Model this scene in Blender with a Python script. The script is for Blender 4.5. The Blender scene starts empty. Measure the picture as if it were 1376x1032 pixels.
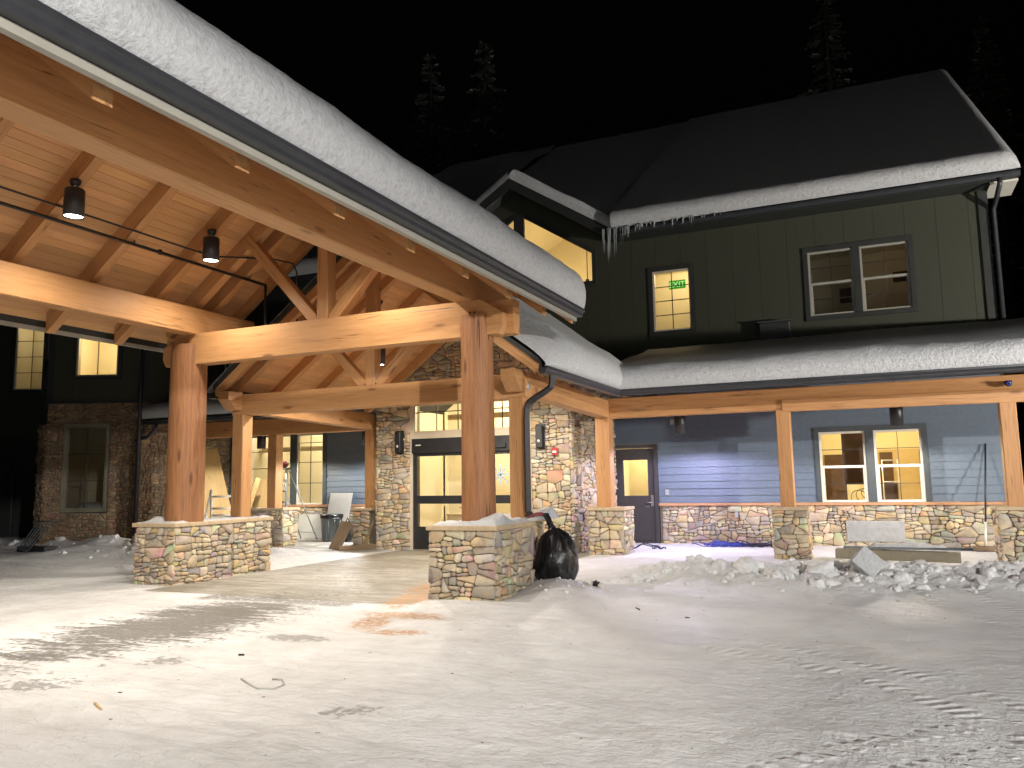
import bpy, bmesh, math, random
from mathutils import Vector, Matrix, noise
import numpy as np

random.seed(7)
S = bpy.context.scene
COL = S.collection
V = Vector
rad = math.radians
WM = {}                      # world matrices of everything linked

# ------------------------------------------------------------------ helpers
def I4():
    return Matrix.Identity(4)

def frame(origin, deg=0.0):
    """wall frame: u along the wall, v up, w outward to the viewer"""
    a = rad(deg)
    u = V((math.cos(a), math.sin(a), 0)); v = V((0, 0, 1)); w = u.cross(v)
    m = Matrix((u, v, w)).transposed().to_4x4(); m.translation = V(origin)
    return m

def axes(origin, x, y, z):
    m = Matrix((V(x), V(y), V(z))).transposed().to_4x4(); m.translation = V(origin)
    return m

class MB:
    def __init__(s):
        s.v = []; s.f = []; s.mi = []; s.col = None; s.sm = []
    def add(s, vs, fs, mi=0, cols=None, sm=False):
        o = len(s.v); s.v.extend([tuple(p) for p in vs])
        for f in fs:
            s.f.append([i + o for i in f]); s.mi.append(mi); s.sm.append(sm)
        if cols is not None:
            if s.col is None: s.col = [(1, 1, 1, 1)] * o
            s.col.extend(cols)
        elif s.col is not None:
            s.col.extend([(1, 1, 1, 1)] * len(vs))
        return s
    def box(s, a, b, mi=0, col=None):
        x0, y0, z0 = a; x1, y1, z1 = b
        vs = [(x0,y0,z0),(x1,y0,z0),(x1,y1,z0),(x0,y1,z0),(x0,y0,z1),(x1,y0,z1),(x1,y1,z1),(x0,y1,z1)]
        fs = [(0,3,2,1),(4,5,6,7),(0,1,5,4),(1,2,6,5),(2,3,7,6),(3,0,4,7)]
        return s.add(vs, fs, mi, None if col is None else [col]*8)
    def prism(s, poly, y0, y1, mi=0, plane='xz', col=None):
        """closed polygon in a plane, extruded along the third axis"""
        n = len(poly)
        def P(p, t):
            if plane == 'xz': return (p[0], t, p[1])
            if plane == 'yz': return (t, p[0], p[1])
            return (p[0], p[1], t)
        vs = [P(p, y0) for p in poly] + [P(p, y1) for p in poly]
        fs = [list(range(n)), list(range(2*n-1, n-1, -1))]
        for i in range(n):
            j = (i+1) % n
            fs.append((i, i+n, j+n, j))
        return s.add(vs, fs, mi, None if col is None else [col]*len(vs))
    def tube(s, pts, r, n=10, mi=0, cap=True, sm=True):
        pts = [V(p) for p in pts]; vs = []; fs = []
        up = V((0, 0, 1)); prev = None
        for i, p in enumerate(pts):
            d = (pts[min(i+1, len(pts)-1)] - pts[max(i-1, 0)]).normalized()
            if prev is None:
                a = d.cross(up)
                if a.length < 1e-3: a = d.cross(V((1, 0, 0)))
                a.normalize()
            else:
                a = prev - d * prev.dot(d)
                a.normalize()
            prev = a; b = d.cross(a)
            rr = r[i] if isinstance(r, (list, tuple)) else r
            for k in range(n):
                t = 2*math.pi*k/n
                vs.append(p + a*math.cos(t)*rr + b*math.sin(t)*rr)
        for i in range(len(pts)-1):
            for k in range(n):
                k2 = (k+1) % n
                fs.append((i*n+k, i*n+k2, (i+1)*n+k2, (i+1)*n+k))
        s.add(vs, fs, mi, sm=sm)
        if cap:
            o = len(s.v) - len(vs)
            s.f.append([o+k for k in range(n)][::-1]); s.mi.append(mi); s.sm.append(False)
            s.f.append([o+(len(pts)-1)*n+k for k in range(n)]); s.mi.append(mi); s.sm.append(False)
        return s
    def lathe(s, prof, c=(0,0,0), n=28, mi=0, sm=True):
        vs = []; fs = []
        for (r, z) in prof:
            for k in range(n):
                t = 2*math.pi*k/n
                vs.append((c[0]+r*math.cos(t), c[1]+r*math.sin(t), c[2]+z))
        for i in range(len(prof)-1):
            for k in range(n):
                k2 = (k+1) % n
                fs.append((i*n+k, i*n+k2, (i+1)*n+k2, (i+1)*n+k))
        return s.add(vs, fs, mi, sm=sm)
    def quad(s, a, b, c, d, mi=0):
        return s.add([a, b, c, d], [(0, 1, 2, 3)], mi)
    def grid(s, P, mi=0, sm=True, cols=None):
        n = len(P); m = len(P[0])
        vs = [p for row in P for p in row]
        fs = [(i*m+j, i*m+j+1, (i+1)*m+j+1, (i+1)*m+j) for i in range(n-1) for j in range(m-1)]
        return s.add(vs, fs, mi, cols, sm)
    def build(s, name, mats, parent=None, M=None, fix=True):
        me = bpy.data.meshes.new(name)
        me.from_pydata(s.v, [], s.f)
        if not isinstance(mats, (list, tuple)): mats = [mats]
        for m in mats: me.materials.append(m)
        me.polygons.foreach_set('material_index', s.mi)
        me.polygons.foreach_set('use_smooth', s.sm)
        if s.col is not None:
            ca = me.color_attributes.new('tint', 'FLOAT_COLOR', 'POINT')
            ca.data.foreach_set('color', [c for q in s.col for c in q])
        me.update()
        if fix:
            bm = bmesh.new(); bm.from_mesh(me)
            bmesh.ops.recalc_face_normals(bm, faces=bm.faces)
            bm.to_mesh(me); bm.free()
        o = bpy.data.objects.new(name, me)
        put(o, M, parent)
        return o

def put(o, M=None, parent=None):
    COL.objects.link(o)
    M = M.copy() if M is not None else I4()
    if parent is not None:
        o.parent = parent
        o.matrix_basis = WM[parent.name].inverted() @ M
    else:
        o.matrix_basis = M
    WM[o.name] = M

def thing(name, label, cat, loc=(0, 0, 0), group=None, M=None):
    o = bpy.data.objects.new(name, None); o.empty_display_size = 0.2
    put(o, M if M is not None else Matrix.Translation(V(loc)))
    o['label'] = label; o['category'] = cat
    if group: o['group'] = group
    return o

def tag(o, label=None, cat=None, group=None, kind=None):
    if label: o['label'] = label
    if cat: o['category'] = cat
    if group: o['group'] = group
    if kind: o['kind'] = kind
    return o

def dup(root, M, label=None, group=None):
    """copy of a thing with copies of its parts and sub-parts"""
    def cp(o, parent):
        c = o.copy(); COL.objects.link(c)
        if parent is not None: c.parent = parent
        for ch in list(o.children): cp(ch, c)
        return c
    r = cp(root, None)
    r.matrix_basis = M; WM[r.name] = M
    if label: r['label'] = label
    if group: r['group'] = group
    return r

def fbm(x, y, z=0.0, o=4):
    return noise.fractal(V((x, y, z)), 1.0, 2.0, o)

# ------------------------------------------------------------------ materials
class NT:
    def __init__(s, name):
        s.m = bpy.data.materials.new(name); s.m.use_nodes = True
        s.t = s.m.node_tree; s.t.nodes.clear()
        s.out = s.t.nodes.new('ShaderNodeOutputMaterial')
    def n(s, typ, **kw):
        nd = s.t.nodes.new('ShaderNode' + typ)
        for k, v in kw.items():
            if k.startswith('i_'):
                key = k[2:]
                key = int(key) if key.isdigit() else key.replace('_', ' ')
                s.set(nd.inputs[key], v)
            else: setattr(nd, k, v)
        return nd
    def set(s, sock, v):
        if isinstance(v, bpy.types.NodeSocket): s.t.links.new(v, sock)
        elif isinstance(v, bpy.types.Node): s.t.links.new(v.outputs[0], sock)
        else: sock.default_value = v
    def math(s, op, a, b=0.0, c=0.0, clamp=False):
        nd = s.n('Math', operation=op, use_clamp=clamp)
        s.set(nd.inputs[0], a); s.set(nd.inputs[1], b)
        if op in ('MULTIPLY_ADD', 'SMOOTH_MIN', 'WRAP'): s.set(nd.inputs[2], c)
        return nd.outputs[0]
    def mix(s, f, a, b, mode='MIX'):
        nd = s.n('Mix', data_type='RGBA', blend_type=mode)
        s.set(nd.inputs[0], f); s.set(nd.inputs[6], a); s.set(nd.inputs[7], b)
        return nd.outputs[2]
    def ramp(s, f, stops):
        nd = s.n('ValToRGB'); el = nd.color_ramp.elements
        while len(el) < len(stops): el.new(0.5)
        for e, (p, c) in zip(el, stops):
            e.position = p; e.color = c if len(c) == 4 else (*c, 1)
        s.set(nd.inputs[0], f); return nd.outputs[0]
    def smooth(s, x, a, b):
        nd = s.n('MapRange', interpolation_type='SMOOTHSTEP')
        s.set(nd.inputs[0], x); nd.inputs[1].default_value = a; nd.inputs[2].default_value = b
        return nd.outputs[0]
    def noise(s, vec, scale, detail=4, rough=0.55, dist=0.0):
        nd = s.n('TexNoise'); s.set(nd.inputs['Vector'], vec)
        nd.inputs['Scale'].default_value = scale; nd.inputs['Detail'].default_value = detail
        nd.inputs['Roughness'].default_value = rough; nd.inputs['Distortion'].default_value = dist
        return nd.outputs['Fac']
    def vmap(s, vec, scale=(1,1,1), loc=(0,0,0), rot=(0,0,0)):
        nd = s.n('Mapping'); s.set(nd.inputs[0], vec)
        s.set(nd.inputs[1], loc); nd.inputs[2].default_value = rot; nd.inputs[3].default_value = scale
        return nd.outputs[0]
    def bump(s, h, strength=0.5, dist=0.01, normal=None):
        nd = s.n('Bump'); nd.inputs['Strength'].default_value = strength
        nd.inputs['Distance'].default_value = dist; s.set(nd.inputs['Height'], h)
        if normal is not None: s.set(nd.inputs['Normal'], normal)
        return nd.outputs[0]
    def done(s, color, rough=0.6, normal=None, metal=0.0, spec=0.5, coat=0.0, **kw):
        p = s.n('BsdfPrincipled')
        s.set(p.inputs['Base Color'], color); s.set(p.inputs['Roughness'], rough)
        s.set(p.inputs['Metallic'], metal); p.inputs['Specular IOR Level'].default_value = spec
        if coat: p.inputs['Coat Weight'].default_value = coat
        if normal is not None: s.set(p.inputs['Normal'], normal)
        for k, v in kw.items(): s.set(p.inputs[k.replace('_', ' ')], v)
        s.t.links.new(p.outputs[0], s.out.inputs[0])
        return s.m

def objvec(t, seeded=True):
    tc = t.n('TexCoord')
    if not seeded: return tc.outputs['Object']
    oi = t.n('ObjectInfo')
    off = t.n('VectorMath', operation='SCALE'); 
    cb = t.n('CombineXYZ'); t.set(cb.inputs[0], oi.outputs['Random']); t.set(cb.inputs[1], oi.outputs['Random']); t.set(cb.inputs[2], oi.outputs['Random'])
    t.set(off.inputs[0], cb.outputs[0]); off.inputs['Scale'].default_value = 37.0
    ad = t.n('VectorMath', operation='ADD'); t.set(ad.inputs[0], tc.outputs['Object']); t.set(ad.inputs[1], off.outputs[0])
    return ad.outputs[0]

def m_wood(name, c0, c1, c2, rough=0.5, axis='x', checks=0.7, knots=True, tint=False, freq=1.0):
    t = NT(name); vec = objvec(t)
    k = {'x': (0.55, 9, 9), 'y': (9, 0.55, 9), 'z': (9, 9, 0.55)}[axis]
    k = tuple(a*freq for a in k)
    st = t.vmap(vec, k)
    broad = t.noise(t.vmap(vec, tuple(a*0.18 for a in k)), 1.5, 4, 0.6)
    g = t.noise(st, 3.2, 6, 0.65, 0.6)
    fine = t.noise(t.vmap(vec, tuple(a*3 for a in k)), 5.0, 3, 0.6)
    col = t.ramp(t.math('ADD', t.math('MULTIPLY', g, 0.6), t.math('MULTIPLY', broad, 0.45)), [(0.34, c0), (0.52, c1), (0.70, c2)])
    col = t.mix(t.math('MULTIPLY', fine, 0.35), col, (c0[0]*0.7, c0[1]*0.7, c0[2]*0.7, 1), 'MIX')
    if knots:
        vo = t.n('TexVoronoi'); t.set(vo.inputs['Vector'], t.vmap(vec, {'x': (1.1, 4.0, 4.0), 'y': (4, 1.1, 4), 'z': (4, 4, 1.1)}[axis]))
        vo.inputs['Scale'].default_value = 1.0
        kn = t.smooth(vo.outputs['Distance'], 0.17, 0.05)
        col = t.mix(t.math('MULTIPLY', kn, 0.7), col, (c0[0]*0.35, c0[1]*0.3, c0[2]*0.3, 1))
    ch = t.noise(t.vmap(vec, tuple(a*b for a, b in zip(k, {'x': (0.35, .8, .8), 'y': (.8, .35, .8), 'z': (.8, .8, .35)}[axis]))), 1.6, 2, 0.5, 0.3)
    crack = t.smooth(t.math('ABSOLUTE', t.math('SUBTRACT', ch, 0.5)), 0.012, 0.0)
    patch = t.smooth(t.noise(vec, 0.9, 2), 0.47, 0.58)
    crack = t.math('MULTIPLY', crack, t.math('MULTIPLY', patch, checks))
    col = t.mix(crack, col, (0.03, 0.014, 0.006, 1))
    if tint:
        at = t.n('Attribute', attribute_name='tint')
        col = t.mix(1.0, col, at.outputs['Color'], 'MULTIPLY')
    h = t.math('SUBTRACT', t.math('MULTIPLY', g, 0.5), t.math('MULTIPLY', crack, 1.5))
    return t.done(col, t.math('MULTIPLY_ADD', g, 0.2, rough - 0.1), t.bump(h, 0.35, 0.006), spec=0.35)

def m_plain(name, c, rough=0.5, var=0.25, scale=6.0, metal=0.0, bump=0.1, spec=0.5, dist=0.004, coat=0):
    t = NT(name); vec = objvec(t)
    n1 = t.noise(vec, scale, 5, 0.6); n2 = t.noise(vec, scale*7, 3, 0.6)
    f = t.math('ADD', t.math('MULTIPLY', n1, 0.7), t.math('MULTIPLY', n2, 0.3))
    lo = tuple(x*(1-var) for x in c); hi = tuple(min(1, x*(1+var)) for x in c)
    col = t.ramp(f, [(0.3, lo), (0.7, hi)])
    return t.done(col, t.math('MULTIPLY_ADD', n1, 0.25, rough-0.12), t.bump(n2, bump, dist), metal, spec, coat)

def m_stone():
    t = NT('field_stone'); tc = t.n('TexCoord'); vec = tc.outputs['Object']
    at = t.n('Attribute', attribute_name='tint')
    n1 = t.noise(vec, 9, 6, 0.65, 0.4); n2 = t.noise(vec, 38, 5, 0.7); n3 = t.noise(vec, 4.5, 3, 0.5, 0.8)
    col = t.mix(t.math('MULTIPLY', t.smooth(n3, 0.44, 0.66), 0.34), at.outputs['Color'], (0.42, 0.30, 0.16, 1))
    col = t.mix(t.math('MULTIPLY', t.smooth(n1, 0.50, 0.70), 0.42), col, (0.135, 0.12, 0.10, 1))
    col = t.mix(t.math('MULTIPLY', t.smooth(n2, 0.50, 0.75), 0.35), col, (0.48, 0.42, 0.32, 1))
    h = t.math('ADD', t.math('MULTIPLY', n1, 1.0), t.math('MULTIPLY', n2, 0.45))
    return t.done(col, 0.85, t.bump(h, 0.7, 0.018), spec=0.25)

def m_snow(name='roof_snow', base=(0.525, 0.53, 0.535), s1=26.0, st=0.6, dist=0.035):
    t = NT(name); tc = t.n('TexCoord'); vec = tc.outputs['Object']
    n1 = t.noise(vec, s1*0.42, 4, 0.6); n2 = t.noise(vec, s1, 4, 0.65); n3 = t.noise(vec, s1*5, 3, 0.6)
    h = t.math('ADD', t.math('ADD', t.math('MULTIPLY', n1, 0.9), t.math('MULTIPLY', n2, 0.8)), t.math('MULTIPLY', n3, 0.15))
    col = t.ramp(t.math('ADD', t.math('MULTIPLY', n2, .7), t.math('MULTIPLY', n1, .3)), [(0.34, tuple(x*0.72 for x in base)), (0.50, tuple(x*0.9 for x in base)), (0.66, base)])
    return t.done(col, 0.7, t.bump(h, st, dist), spec=0.2)

def m_glass(name='window_glass', tint=(1, 1, 1), gloss=0.12):
    t = NT(name)
    lw = t.n('LayerWeight', i_Blend=0.25)
    tr = t.n('BsdfTransparent', i_Color=(*tint, 1)); gl = t.n('BsdfGlossy', i_Color=(1, 1, 1, 1), i_Roughness=0.02)
    mx = t.n('MixShader'); t.set(mx.inputs[0], t.math('MULTIPLY_ADD', lw.outputs['Fresnel'], 0.6, gloss*0.35))
    t.t.links.new(tr.outputs[0], mx.inputs[1]); t.t.links.new(gl.outputs[0], mx.inputs[2])
    t.t.links.new(mx.outputs[0], t.out.inputs[0])
    return t.m

def m_emit(name, c, s):
    t = NT(name); e = t.n('Emission', i_Color=(*c, 1), i_Strength=s)
    t.t.links.new(e.outputs[0], t.out.inputs[0]); return t.m

TIMBER = m_wood('fir_timber', (0.35, 0.168, 0.066), (0.49, 0.255, 0.103), (0.57, 0.315, 0.138))
TIMBERZ = m_wood('fir_post', (0.33, 0.150, 0.054), (0.46, 0.222, 0.083), (0.53, 0.275, 0.11), axis='z')
LOGWOOD = m_wood('log_post_wood', (0.15, 0.062, 0.025), (0.30, 0.134, 0.055), (0.40, 0.195, 0.085), axis='z', rough=0.62, checks=1.0, freq=0.9)
DECK = m_wood('ceiling_boards', (0.50, 0.262, 0.112), (0.62, 0.34, 0.148), (0.68, 0.40, 0.19), axis='y', tint=True, checks=0.0, knots=False, freq=0.8)
STONE = m_stone()
MORTAR = m_plain('mortar', (0.17, 0.14, 0.10), 0.95, 0.4, 30, bump=0.6)
CAPST = m_plain('cap_stone', (0.42, 0.32, 0.20), 0.8, 0.22, 9, bump=0.5)
SILL = m_plain('wall_sill_wood', (0.42, 0.22, 0.11), 0.7, 0.2, 9, bump=0.4)
SNOW = m_snow()
BLACK = m_plain('black_metal', (0.018, 0.018, 0.02), 0.42, 0.25, 8, bump=0.08)
GUTTER = m_plain('gutter_metal', (0.030, 0.031, 0.035), 0.36, 0.25, 5, bump=0.1)
TRIM = m_plain('dark_trim', (0.024, 0.026, 0.024), 0.55, 0.25, 6, bump=0.15)
SLATE = m_plain('slate_trim', (0.052, 0.062, 0.068), 0.55, 0.2, 6, bump=0.15)
BLUE = m_plain('blue_siding', (0.112, 0.143, 0.182), 0.5, 0.12, 14, bump=0.35, spec=0.4)
GREEN = m_plain('green_siding', (0.036, 0.038, 0.023), 0.62, 0.12, 10, bump=0.35)
VINYL = m_plain('vinyl_frame', (0.66, 0.63, 0.55), 0.4, 0.06, 6, bump=0.03)
TAN = m_plain('tan_frame', (0.50, 0.43, 0.32), 0.45, 0.08, 6, bump=0.05)
DIMTAN = m_plain('dim_tan_frame', (0.16, 0.145, 0.10), 0.6, 0.15, 6, bump=0.1)  # tan-olive frame, darkened in colour for the dimly lit bay window
DIMV = m_plain('dim_vinyl', (0.30, 0.285, 0.24), 0.5, 0.1, 6, bump=0.05)  # vinyl darkened in colour for the dimly lit upper frames; drip strip too
DOORM = m_plain('dark_door', (0.042, 0.038, 0.040), 0.5, 0.2, 8, bump=0.15)
GLASS = m_glass()
GLASSD = m_glass('dark_glass', (0.55, 0.55, 0.55), 0.5)
ROOF = m_plain('shingle_roof', (0.03, 0.03, 0.032), 0.9, 0.3, 12, bump=0.5)
WALLP = m_plain('interior_paint', (0.74, 0.67, 0.48), 0.8, 0.04, 2, bump=0.05)
FLOORW = m_plain('interior_floor', (0.35, 0.26, 0.16), 0.7, 0.15, 3, bump=0.05)
DARKW = m_plain('interior_dark_wood', (0.075, 0.038, 0.02), 0.6, 0.25, 6, bump=0.1)
PALEW = m_plain('interior_pale_wood', (0.55, 0.42, 0.24), 0.6, 0.12, 6, bump=0.1)
STEEL = m_plain('aluminium', (0.50, 0.50, 0.49), 0.35, 0.12, 9, metal=0.9, bump=0.05)
GALV = m_plain('galvanised', (0.42, 0.42, 0.41), 0.5, 0.25, 10, metal=0.5, bump=0.15)
WHITEB = m_plain('white_board', (0.46, 0.45, 0.41), 0.6, 0.10, 3, bump=0.05)
PLY = m_wood('plywood', (0.45, 0.29, 0.12), (0.60, 0.42, 0.20), (0.68, 0.51, 0.27), axis='z', rough=0.7, checks=0.1, freq=0.45)
SCRAP = m_wood('weathered_wood', (0.13, 0.085, 0.05), (0.20, 0.14, 0.085), (0.27, 0.20, 0.13), axis='x', rough=0.85)
GREYP = m_plain('grey_plastic', (0.10, 0.115, 0.12), 0.42, 0.15, 6, bump=0.1)
BAGM = m_plain('bag_plastic', (0.008, 0.008, 0.009), 0.22, 0.3, 5, bump=0.45, dist=0.02, spec=0.6)
REDM = m_plain('red_plastic', (0.36, 0.02, 0.02), 0.45, 0.15, 6, bump=0.1)
CLOTHR = m_plain('red_cloth', (0.20, 0.035, 0.045), 0.85, 0.3, 18, bump=0.6)
BLUEC = m_plain('blue_cable', (0.03, 0.05, 0.32), 0.4, 0.2, 8)
DARKC = m_plain('dark_cable', (0.03, 0.03, 0.06), 0.45, 0.2, 8)
BARK = m_plain('bark', (0.04, 0.03, 0.022), 0.9, 0.3, 10, bump=0.6)
NEEDLE = m_plain('conifer_needles', (0.024, 0.032, 0.018), 0.8, 0.35, 3)
LENS = m_emit('lamp_lens', (1.0, 0.93, 0.78), 22.0)
LENSB = m_emit('lamp_lens_cool', (0.86, 0.86, 1.0), 14.0)
BLUELED = m_emit('blue_led', (0.05, 0.12, 1.0), 1.6)
EXITG = m_emit('exit_sign_face', (0.06, 0.42, 0.02), 0.75)
EXITL = m_emit('exit_sign_letters', (0.55, 0.95, 0.35), 1.0)
CEILGLOW = m_emit('ceiling_lamp_glow', (1.0, 0.80, 0.42), 3.0)

def m_ice():
    t = NT('ice'); vec = objvec(t)
    n1 = t.noise(vec, 14, 3)
    return t.done((0.45, 0.48, 0.48, 1), 0.25, t.bump(n1, 0.3, 0.01), Transmission_Weight=0.35, IOR=1.31)
ICE = m_ice()

# ------------------------------------------------------------------ camera
f_px, yaw, pitch, roll = 1078.2, rad(24.271), rad(6.919), rad(0.9596)
def _rot():
    cy, sy = math.cos(yaw), math.sin(yaw); cp, sp = math.cos(pitch), math.sin(pitch); cr, sr = math.cos(roll), math.sin(roll)
    Rz = Matrix(((cy,-sy,0),(sy,cy,0),(0,0,1))); Rx = Matrix(((1,0,0),(0,cp,-sp),(0,sp,cp))); Ry = Matrix(((cr,0,sr),(0,1,0),(-sr,0,cr)))
    return Rz @ Rx @ Ry
R = _rot()
cam = bpy.data.cameras.new('camera'); co = bpy.data.objects.new('camera', cam); COL.objects.link(co)
cam.sensor_width = 36.0; cam.lens = f_px/1376*36; cam.clip_end = 1500; cam.clip_start = 0.05
right, fwd, up = R.col[0], R.col[1], R.col[2]
cm = Matrix((right, up, -fwd)).transposed().to_4x4(); cm.translation = V((0, 0, 1.5))
co.matrix_world = cm
S.camera = co

# ------------------------------------------------------------------ shared builders
def beam(name, p0, p1, w, h, parent, mat=None, upv=(0, 0, 1), ch=0.012, kind=None, e0=0.0, e1=0.0):
    """chamfered timber from p0 to p1; local x runs along it"""
    p0 = V(p0); p1 = V(p1); x = (p1-p0); L = x.length; x.normalize()
    y = V(upv).cross(x); y.normalize(); z = x.cross(y)
    M = axes(p0, x, y, z)
    a, b = w/2, h/2
    pr = [(-a+ch,-b),(a-ch,-b),(a,-b+ch),(a,b-ch),(a-ch,b),(-a+ch,b),(-a,b-ch),(-a,-b+ch)]
    mb = MB(); mb.prism(pr, 0, L, plane='yz')
    return mb.build(name, mat or TIMBER, parent, M)

def xprism(name, poly, y0, y1, parent, mat=None, along=(1, 0), ch=0):
    """polygon in world xz, extruded in y; local x follows `along` (grain)"""
    d = V((along[0], 0, along[1])).normalized(); y = V((0, 1, 0)); z = d.cross(y)
    o = V((poly[0][0], y0, poly[0][1])); M = axes(o, d, y, z); Mi = M.inverted()
    pl = []
    for p in poly:
        q = Mi @ V((p[0], y0, p[1])); pl.append((q.x, q.z))
    mb = MB(); mb.prism(pl, 0, y1-y0)
    return mb.build(name, mat or TIMBER, parent, M)

def profile(name, poly, P0, P1, A, B, parent, mat):
    """2d profile (a,b) swept from P0 to P1"""
    P0 = V(P0); P1 = V(P1); A = V(A); B = V(B)
    n = len(poly); mb = MB()
    vs = [P0 + A*a + B*b for a, b in poly] + [P1 + A*a + B*b for a, b in poly]
    fs = [list(range(n)), list(range(2*n-1, n-1, -1))] + [(i, i+n, (i+1) % n+n, (i+1) % n) for i in range(n)]
    mb.add([v - P0 for v in vs], fs)
    return mb.build(name, mat, parent, Matrix.Translation(P0))

GUT = [(0, 0), (0.07, 0), (0.082, 0.012), (0.09, 0.045), (0.108, 0.07), (0.12, 0.074), (0.12, 0.11), (0.112, 0.11), (0.108, 0.09), (0.02, 0.086), (0.0, 0.11)]

# ---- stone veneer: an irregular power diagram, every stone modelled
def clip_poly(poly, nx, ny, c):
    """keep nx*x+ny*y<=c"""
    out = []; n = len(poly)
    for i in range(n):
        a = poly[i]; b = poly[(i+1) % n]
        da = nx*a[0]+ny*a[1]-c; db = nx*b[0]+ny*b[1]-c
        if da <= 0: out.append(a)
        if da*db < 0:
            t = da/(da-db); out.append((a[0]+(b[0]-a[0])*t, a[1]+(b[1]-a[1])*t))
    return out

def inset(poly, g):
    n = len(poly); A = sum(poly[i][0]*poly[(i+1) % n][1]-poly[(i+1) % n][0]*poly[i][1] for i in range(n))
    if A < 0: poly = poly[::-1]
    out = list(poly)
    for i in range(n):
        a = poly[i]; b = poly[(i+1) % n]
        ex, ey = b[0]-a[0], b[1]-a[1]; l = math.hypot(ex, ey)
        if l < 1e-5: continue
        nx, ny = ey/l, -ex/l
        out = clip_poly(out, nx, ny, nx*a[0]+ny*a[1]-g)
        if len(out) < 3: return []
    return out

PAL = [(0.471, 0.384, 0.253), (0.54, 0.452, 0.316), (0.406, 0.34, 0.245), (0.344, 0.307, 0.256), (0.507, 0.374, 0.211), (0.434, 0.39, 0.313), (0.284, 0.244, 0.195), (0.566, 0.491, 0.355), (0.462, 0.33, 0.188), (0.357, 0.324, 0.284), (0.516, 0.423, 0.286), (0.322, 0.286, 0.262)]
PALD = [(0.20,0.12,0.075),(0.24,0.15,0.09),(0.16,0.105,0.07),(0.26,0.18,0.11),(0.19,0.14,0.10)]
def split_poly(poly, rnd):
    us = [p[0] for p in poly]; vs = [p[1] for p in poly]
    w = max(us)-min(us); h = max(vs)-min(vs)
    horiz = w < h*rnd.uniform(1.25, 2.2)
    a = rnd.gauss(0, .10) if rnd.random() < .87 else rnd.uniform(-.5, .5)
    cu = min(us)+w*rnd.uniform(.36, .64); cv = min(vs)+h*rnd.uniform(.36, .64)
    nx, ny = (math.sin(a), math.cos(a)) if horiz else (math.cos(a), math.sin(a))
    c = nx*cu+ny*cv
    return clip_poly(poly, nx, ny, c), clip_poly(poly, -nx, -ny, -c)
def parea(p): return abs(sum(p[i][0]*p[(i+1) % len(p)][1]-p[(i+1) % len(p)][0]*p[i][1] for i in range(len(p))))/2
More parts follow.
